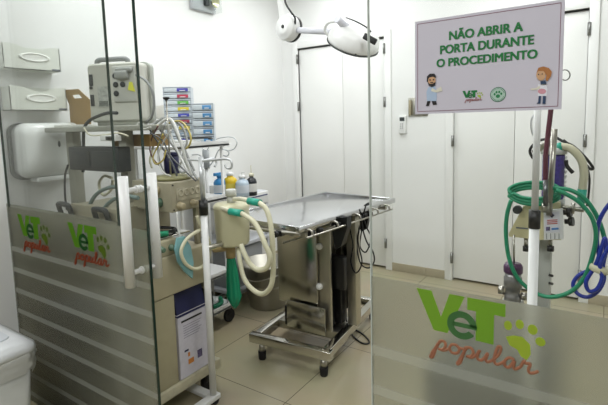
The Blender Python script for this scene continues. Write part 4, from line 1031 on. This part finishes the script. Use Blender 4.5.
# =============================================================== second anaesthesia unit seen through the right pane
ym = 1.62
Q = lambda *pp, Y=ym: [at(x, y, Y=Y) for x, y in pp]
CP = mat('cream_yellow_metal', '#d3cba0', .4, var=.03)
PUR = mat('purple_granules', '#43308f', .6, var=.3, scale=160)
c0 = at(543.5, 250, Y=ym)
t = thing('vaporizer_unit', (c0.x, ym, 0), 'cream and purple anaesthesia unit on a grey column behind the right pane', 'machine')
MB().box((c0.x-.027, ym, .10), (c0.x+.022, ym+.05, at(545, 205, Y=ym).z), .003).build('column', mat('grey_column', '#b3b5ae', .4), t)
MB().box((c0.x-.30, ym-.30, .12), (c0.x+.06, ym+.25, .60), .02).build('dark_cabinet', mat('dark_slate_cabinet', '#1f2b2b', .5), t)
MB().box((c0.x-.27, ym-.14, .07), (c0.x+.30, ym+.28, .115), .01).build('base', mat('grey_column', '#b3b5ae'), t)
for x, y in ((c0.x-.25, ym-.11), (c0.x+.28, ym-.11), (c0.x-.25, ym+.25), (c0.x+.28, ym+.25)):
    MB().cyl((x-.012, y, .036), (x+.012, y, .036), .036).build('caster', DARKR, t)
# small sockets on the column
for py in (275, 283):
    p = at(549, py, Y=ym-.002); MB().cyl(p, p+Vector((.012, -.004, 0)), .004).build('column_screw', DARK, t)
# bracket: cream plate with slanted left side
pg = Q((508.5, 234), (523.5, 206), (560, 203), (561, 240), (541, 240), (509, 236.5), Y=ym-.06)
MB().prism(pg, (0, .045, 0)).build('cream_bracket', CP, t)
MB().prism(Q((543.5, 211), (562.5, 209), (563.5, 239), (544, 240), Y=ym-.078), (0, .016, 0)).build('white_label_block', mat('pale_block', '#d8d9d8', .4), t)
lb = MB().prism(Q((544.5, 213), (559.5, 211.5), (560, 232), (545, 232.5), Y=ym-.080), (0, .0015, 0)).build('label_card', mat('label_card', '#cfd0d8', .5), t)
MB().prism(Q((549.5, 215.5), (552, 213), (554.5, 215.3), (552, 218), Y=ym-.0815), (0, .001, 0)).build('blue_emblem', NAVY, lb)
for k in range(3): MB().prism(Q((547, 220+k*1.8), (557.5, 219.4+k*1.8), (557.5, 220.2+k*1.8), (547, 220.8+k*1.8), Y=ym-.0815), (0, .001, 0)).build('red_line', mat('red_print', '#b04b45'), lb)
MB().prism(Q((546, 227), (550, 226.8), (550, 230.5), (546, 230.8), Y=ym-.0815), (0, .001, 0)).build('code_block', mat('code_print', '#50486a'), lb)
MB().prism(Q((551.5, 228), (558.5, 227.6), (558.5, 229.5), (551.5, 230), Y=ym-.0815), (0, .001, 0)).build('blue_strip', mat('blue_print', '#4a7cb8', .5), lb)
for k in range(4):
    MB().prism(Q((546+k*4.2, 233.5), (546.8+k*4.2, 233.5), (546.8+k*4.2, 239), (546+k*4.2, 239), Y=ym-.080), (0, .001, 0)).build('scale_mark', MOND, t)
MB().prism(Q((516, 227), (528, 228), (528, 229.3), (516, 228.4), Y=ym-.0615), (0, .001, 0)).build('print_line', mat('slate_print', '#6a7078'), t)
for px, py in ((568, 212.5), (570, 221.5)):
    p = at(px-5, py, Y=ym-.03); e = at(px+3.5, py, Y=ym-.035)
    MB().cyl(p, p.lerp(e, .5), .008).cyl(p.lerp(e, .5), e, .014, n=18).build('knob', DARK, t)
MB().tube(Q((562, 207), (570, 208), (584, 210), Y=ym-.02), .008).cyl(at(571, 208, Y=ym-.02), at(575, 208.5, Y=ym-.02), .017).build('metal_valve', STEELB, t)
p = at(518, 209, Y=ym-.06); MB().cyl(p, p+Vector((0, -.02, 0)), .013).build('knob', CHAR, t)
for px in (526, 550.5):
    MB().cyl(at(px, 238, Y=ym-.04), at(px, 247, Y=ym-.04), .006).build('pin', STEELB, t)
    MB().cyl(at(px, 246, Y=ym-.04), at(px, 251, Y=ym-.04), .010).build('pin_tip', DARK, t)
# rods above
MB().cyl(at(549, 215, Y=ym-.085), at(554.5, 129, Y=ym-.085), .0085).build('silver_rod', STEELB, t)
MB().cyl(at(545.5, 212, Y=ym-.10), at(545.5, 203, Y=ym-.10), .011).build('rod_socket', STEELB, t)
# soda lime canister
ca, cb2 = at(541, 170, Y=ym), at(566, 170, Y=ym); cxx = (ca.x+cb2.x)/2; rr = (cb2.x-ca.x)/2
zt2, zb2 = at(553, 155, Y=ym-rr).z, at(553, 200, Y=ym-rr).z
MB().lathe((cxx, ym, zb2), [(rr*.86, 0), (rr*.9, .004), (rr*.9, zt2-zb2-.004), (rr*.86, zt2-zb2)], n=32).build('granule_fill', PUR, t)
MB().lathe((cxx, ym, zb2-.004), [(rr, 0), (rr, zt2-zb2+.008)], n=32, caps=False).build('clear_wall', CLEARP, t)
MB().lathe((cxx, ym, zt2+.001), [(rr*.6, 0), (rr*1.06, .0), (rr*1.06, .020), (rr*.8, .026), (0, .026)], n=32).build('top_plate', mat('pale_block', '#d8d9d8'), t)
MB().lathe((cxx, ym, zb2-.03), [(rr*.8, 0), (rr*1.04, .006), (rr*1.04, .028), (0, .029)], n=32).build('bottom_plate', mat('pale_block', '#d8d9d8'), t)
for k in range(9):
    z = zb2 + .01 + k*(zt2-zb2-.02)/8
    MB().box((cxx+rr*.93, ym-.012, z-.004), (cxx+rr*1.06, ym+.012, z+.004), .002).build('side_rib', mat('pale_block', '#d8d9d8'), t)
MB().tube([at(541, 148, Y=ym-.02), at(547, 143, Y=ym-.03), at(555, 146, Y=ym-.02)], .009).box(at(538, 151, Y=ym)-Vector((0, .02, 0)), at(547, 143, Y=ym)+Vector((0, .02, 0)), .004).build('top_fitting', STEELB, t)
MB().cyl(at(554.5, 148, Y=ym-.02), at(562, 146.5, Y=ym-.02), .014, n=18).build('connector', TEAL, t, label='teal hose connector')
MB().cyl(at(582.3, 189, Y=ym-.02), at(581.5, 203, Y=ym-.02), .013, .012, n=18).build('connector', TEAL, t, label='teal hose connector')
MB().tube(Q((561, 146.5), (569, 148), (576, 153), (582, 162), (584, 174), (583, 184), (582.3, 191), Y=ym-.02), .0125, n=10, sub=14, ridges=.12).build('breathing_hose', HOSEC, None, **TH('cream corrugated hose arching down from the purple canister behind the right pane', 'hose'))
cable('maroon rubber tube hanging from behind the notice', Q((551.5, 100), (550.5, 113), (547.5, 138), (545.8, 156), (545.5, 180), (545.5, 203), Y=ym-.11), .0075, mat('maroon_rubber', '#5a2134', .45), name='rubber_tube', cat='tube')
cable('grey metal pull rod below the maroon tube', [at(545.5, 180, Y=ym-.125), at(545.5, 206, Y=ym-.125)], .007, mat('dark_steel', '#6b6d6f', .3, .8), name='rod', cat='rod')
cable('black cord arching over the purple canister to the right', Q((549, 134), (557, 138), (564, 142), (573, 146), (584, 156), (592, 166), (592.5, 169), (589, 168), (580, 158), (570, 146), (563, 140), Y=ym+.03), .0045, DARK, 'black cords of the cream and purple unit')
cable('black cord loop just left of the purple canister', Q((546, 139), (538, 141), (531.5, 147), (530, 152), (533, 158), (536, 157), (533, 150), Y=ym+.02), .0045, DARK, 'black cords of the cream and purple unit')
cable('black cord hanging straight down right of the cream corrugated hose', Q((588, 170), (589.5, 180), (588.5, 195), (587, 206), Y=ym+.02), .0035, DARK, 'black cords of the cream and purple unit')
cable('thick black clip lead beside the purple canister', Q((566, 160), (567, 166), (573, 173), Y=ym-.05), .006, DARK, 'black cords of the cream and purple unit')
# green hose: flat coil on the bracket and wide loop below
P = []
for k in range(0, 43):
    a = k*PI/7 + PI
    P.append(at(535 + (26 - (k % 14)*.25)*math.cos(a), 193.5 + 8.3*math.sin(a) + [0, -3.2, 2.8][min(2, k//14)], Y=ym-.07 - .02*math.sin(a)))
cable('green hose coiled flat in three turns around the drip pole behind the right pane', P, .0055, GREEN, name='green_hose', cat='hose', n=10, sub=3)
cable('green hose hanging in one wide loop under the cream bracket', Q((511, 200), (507, 215), (506, 235), (509, 258), (517, 277), (532, 291), (550, 297), (570, 292), (584, 278), (592, 258), (596, 236), (592, 218), (580, 203), (566, 194), (556, 190), Y=ym-.13), .0062, GREEN, name='green_hose', cat='hose', n=10)
cable('green hose branch running off to the right edge of the picture', Q((553, 188), (570, 190), (584, 198), (594, 211), (601, 226), (606, 244), Y=ym-.10), .0062, GREEN, name='green_hose', cat='hose', n=10)
# blue hose tied in a bundle
YBH = 1.50
cable('blue hose bundle tied in loops at the right side of the right pane',
      [at(x, y, Y=YBH+dy) for x, y, dy in ((618, 196, 0), (607, 207, 0), (599, 222, 0), (597, 240, .0), (599, 256, 0), (600, 268, 0), (590, 270, .01), (578, 276, .01), (573, 285, .01), (578, 294, 0), (588, 297, 0), (598, 291, -.01), (604, 279, -.01), (603, 266, -.01), (606, 250, -.015), (605, 238, -.015), (601, 250, -.02), (597, 262, -.02),
       (592, 271, -.02), (586, 282, -.025), (589, 291, -.025), (597, 289, -.03), (602, 278, -.03), (600, 266, -.03), (606, 252, -.03), (614, 240, -.03))], .0056, BLUE, name='blue_hose', cat='hose', n=10)
p = at(598.5, 268.5, Y=YBH-.01)
MB().lathe(p - Vector((0, 0, .008)), [(.024, 0), (.026, .004), (.026, .014), (.024, .018)], axis=(.25, 0, 1), n=16).build('rubber_band', HOSEC, None, **TH('cream band holding the blue hose bundle together', 'band'))
# purple capped vaporizer bottle
yv = ym - .10
va, vb = at(503.5, 280, Y=yv), at(522.5, 280, Y=yv); vx, vr = (va.x+vb.x)/2, (vb.x-va.x)/2
z0v, z1v, z2v = at(513, 304, Y=yv-vr).z, at(513, 275, Y=yv-vr).z, at(513, 266, Y=yv-vr).z
t2 = thing('vaporizer_bottle', (vx, yv, z0v), 'silver vaporizer bottle with a purple top standing low behind the right pane', 'bottle')
MB().lathe((vx, yv, z0v), [(vr*.9, 0), (vr*.9, .02), (vr*.75, .024), (vr*.8, .04), (vr*.98, .044), (vr*.98, .078), (vr*.85, .082), (vr*.9, z1v-z0v)], n=32).build('body', mat('silver_grey', '#8f8f90', .3, .7, var=.2, scale=30), t2)
MB().lathe((vx, yv, z1v), [(vr*1.0, 0), (vr*1.02, .004), (vr*1.02, (z2v-z1v)*.7), (vr*.85, z2v-z1v), (0, z2v-z1v)], n=32).build('purple_cap', mat('purple_cap', '#4a2b50', .3), t2)
MB().cyl((vx+vr*.9, yv, z0v+.02), (vx+vr*1.5, yv, z0v+.022), .012).cyl((vx-vr*1.5, yv, z0v+.03), (vx-vr*.9, yv, z0v+.03), .014).build('side_port', STEELB, t2)
MB().box((vx-.03, yv-.03, .60), (vx+.03, yv+.03, z0v), .004).build('support', mat('grey_column', '#b3b5ae'), t2)
MB().cyl(at(514, 268, Y=yv), at(514, 235, Y=yv), .003).build('thin_rod', STEELB, t2)

# white drip pole in front of the unit
yp = 1.30
f0 = at(532.3, 297, Y=yp); 
t = thing('drip_pole', (f0.x, yp, 0), 'white telescopic drip pole with a black clamp behind the right pane', 'drip stand')
zcl = at(534, 228, Y=yp).z; zcu = at(534, 210, Y=yp).z; ztop = at(538, 100, Y=yp).z
MB().cyl((f0.x, yp, .05), (f0.x, yp, zcl+.01), .0125, n=20).build('lower_tube', WHITEM, t)
MB().cyl((f0.x, yp, zcl), (f0.x, yp, zcu), .0145, n=20).build('clamp', DARK, t)
MB().cyl((f0.x, yp, zcu-.01), (f0.x, yp, ztop), .0085, n=18).build('upper_tube', WHITEM, t)
MB().tube([at(536, 112, Y=yp+.01), at(531.5, 120, Y=yp+.01), at(532, 132, Y=yp+.01), at(536, 138, Y=yp+.01)], .0025).build('hook', HK, t)
for a_ in range(5):
    A_ = a_*2*PI/5 + .4
    e_ = Vector((f0.x + .16*math.cos(A_), yp + .16*math.sin(A_), .055))
    lg_ = MB().tube([(f0.x, yp, .085), tuple(e_)], .011, smoothpath=False).build('leg', WHITEM, t)
    MB().cyl(e_ + Vector((-.01, 0, -.033)), e_ + Vector((.01, 0, -.033)), .022, n=14).build('caster', DARKR, lg_)
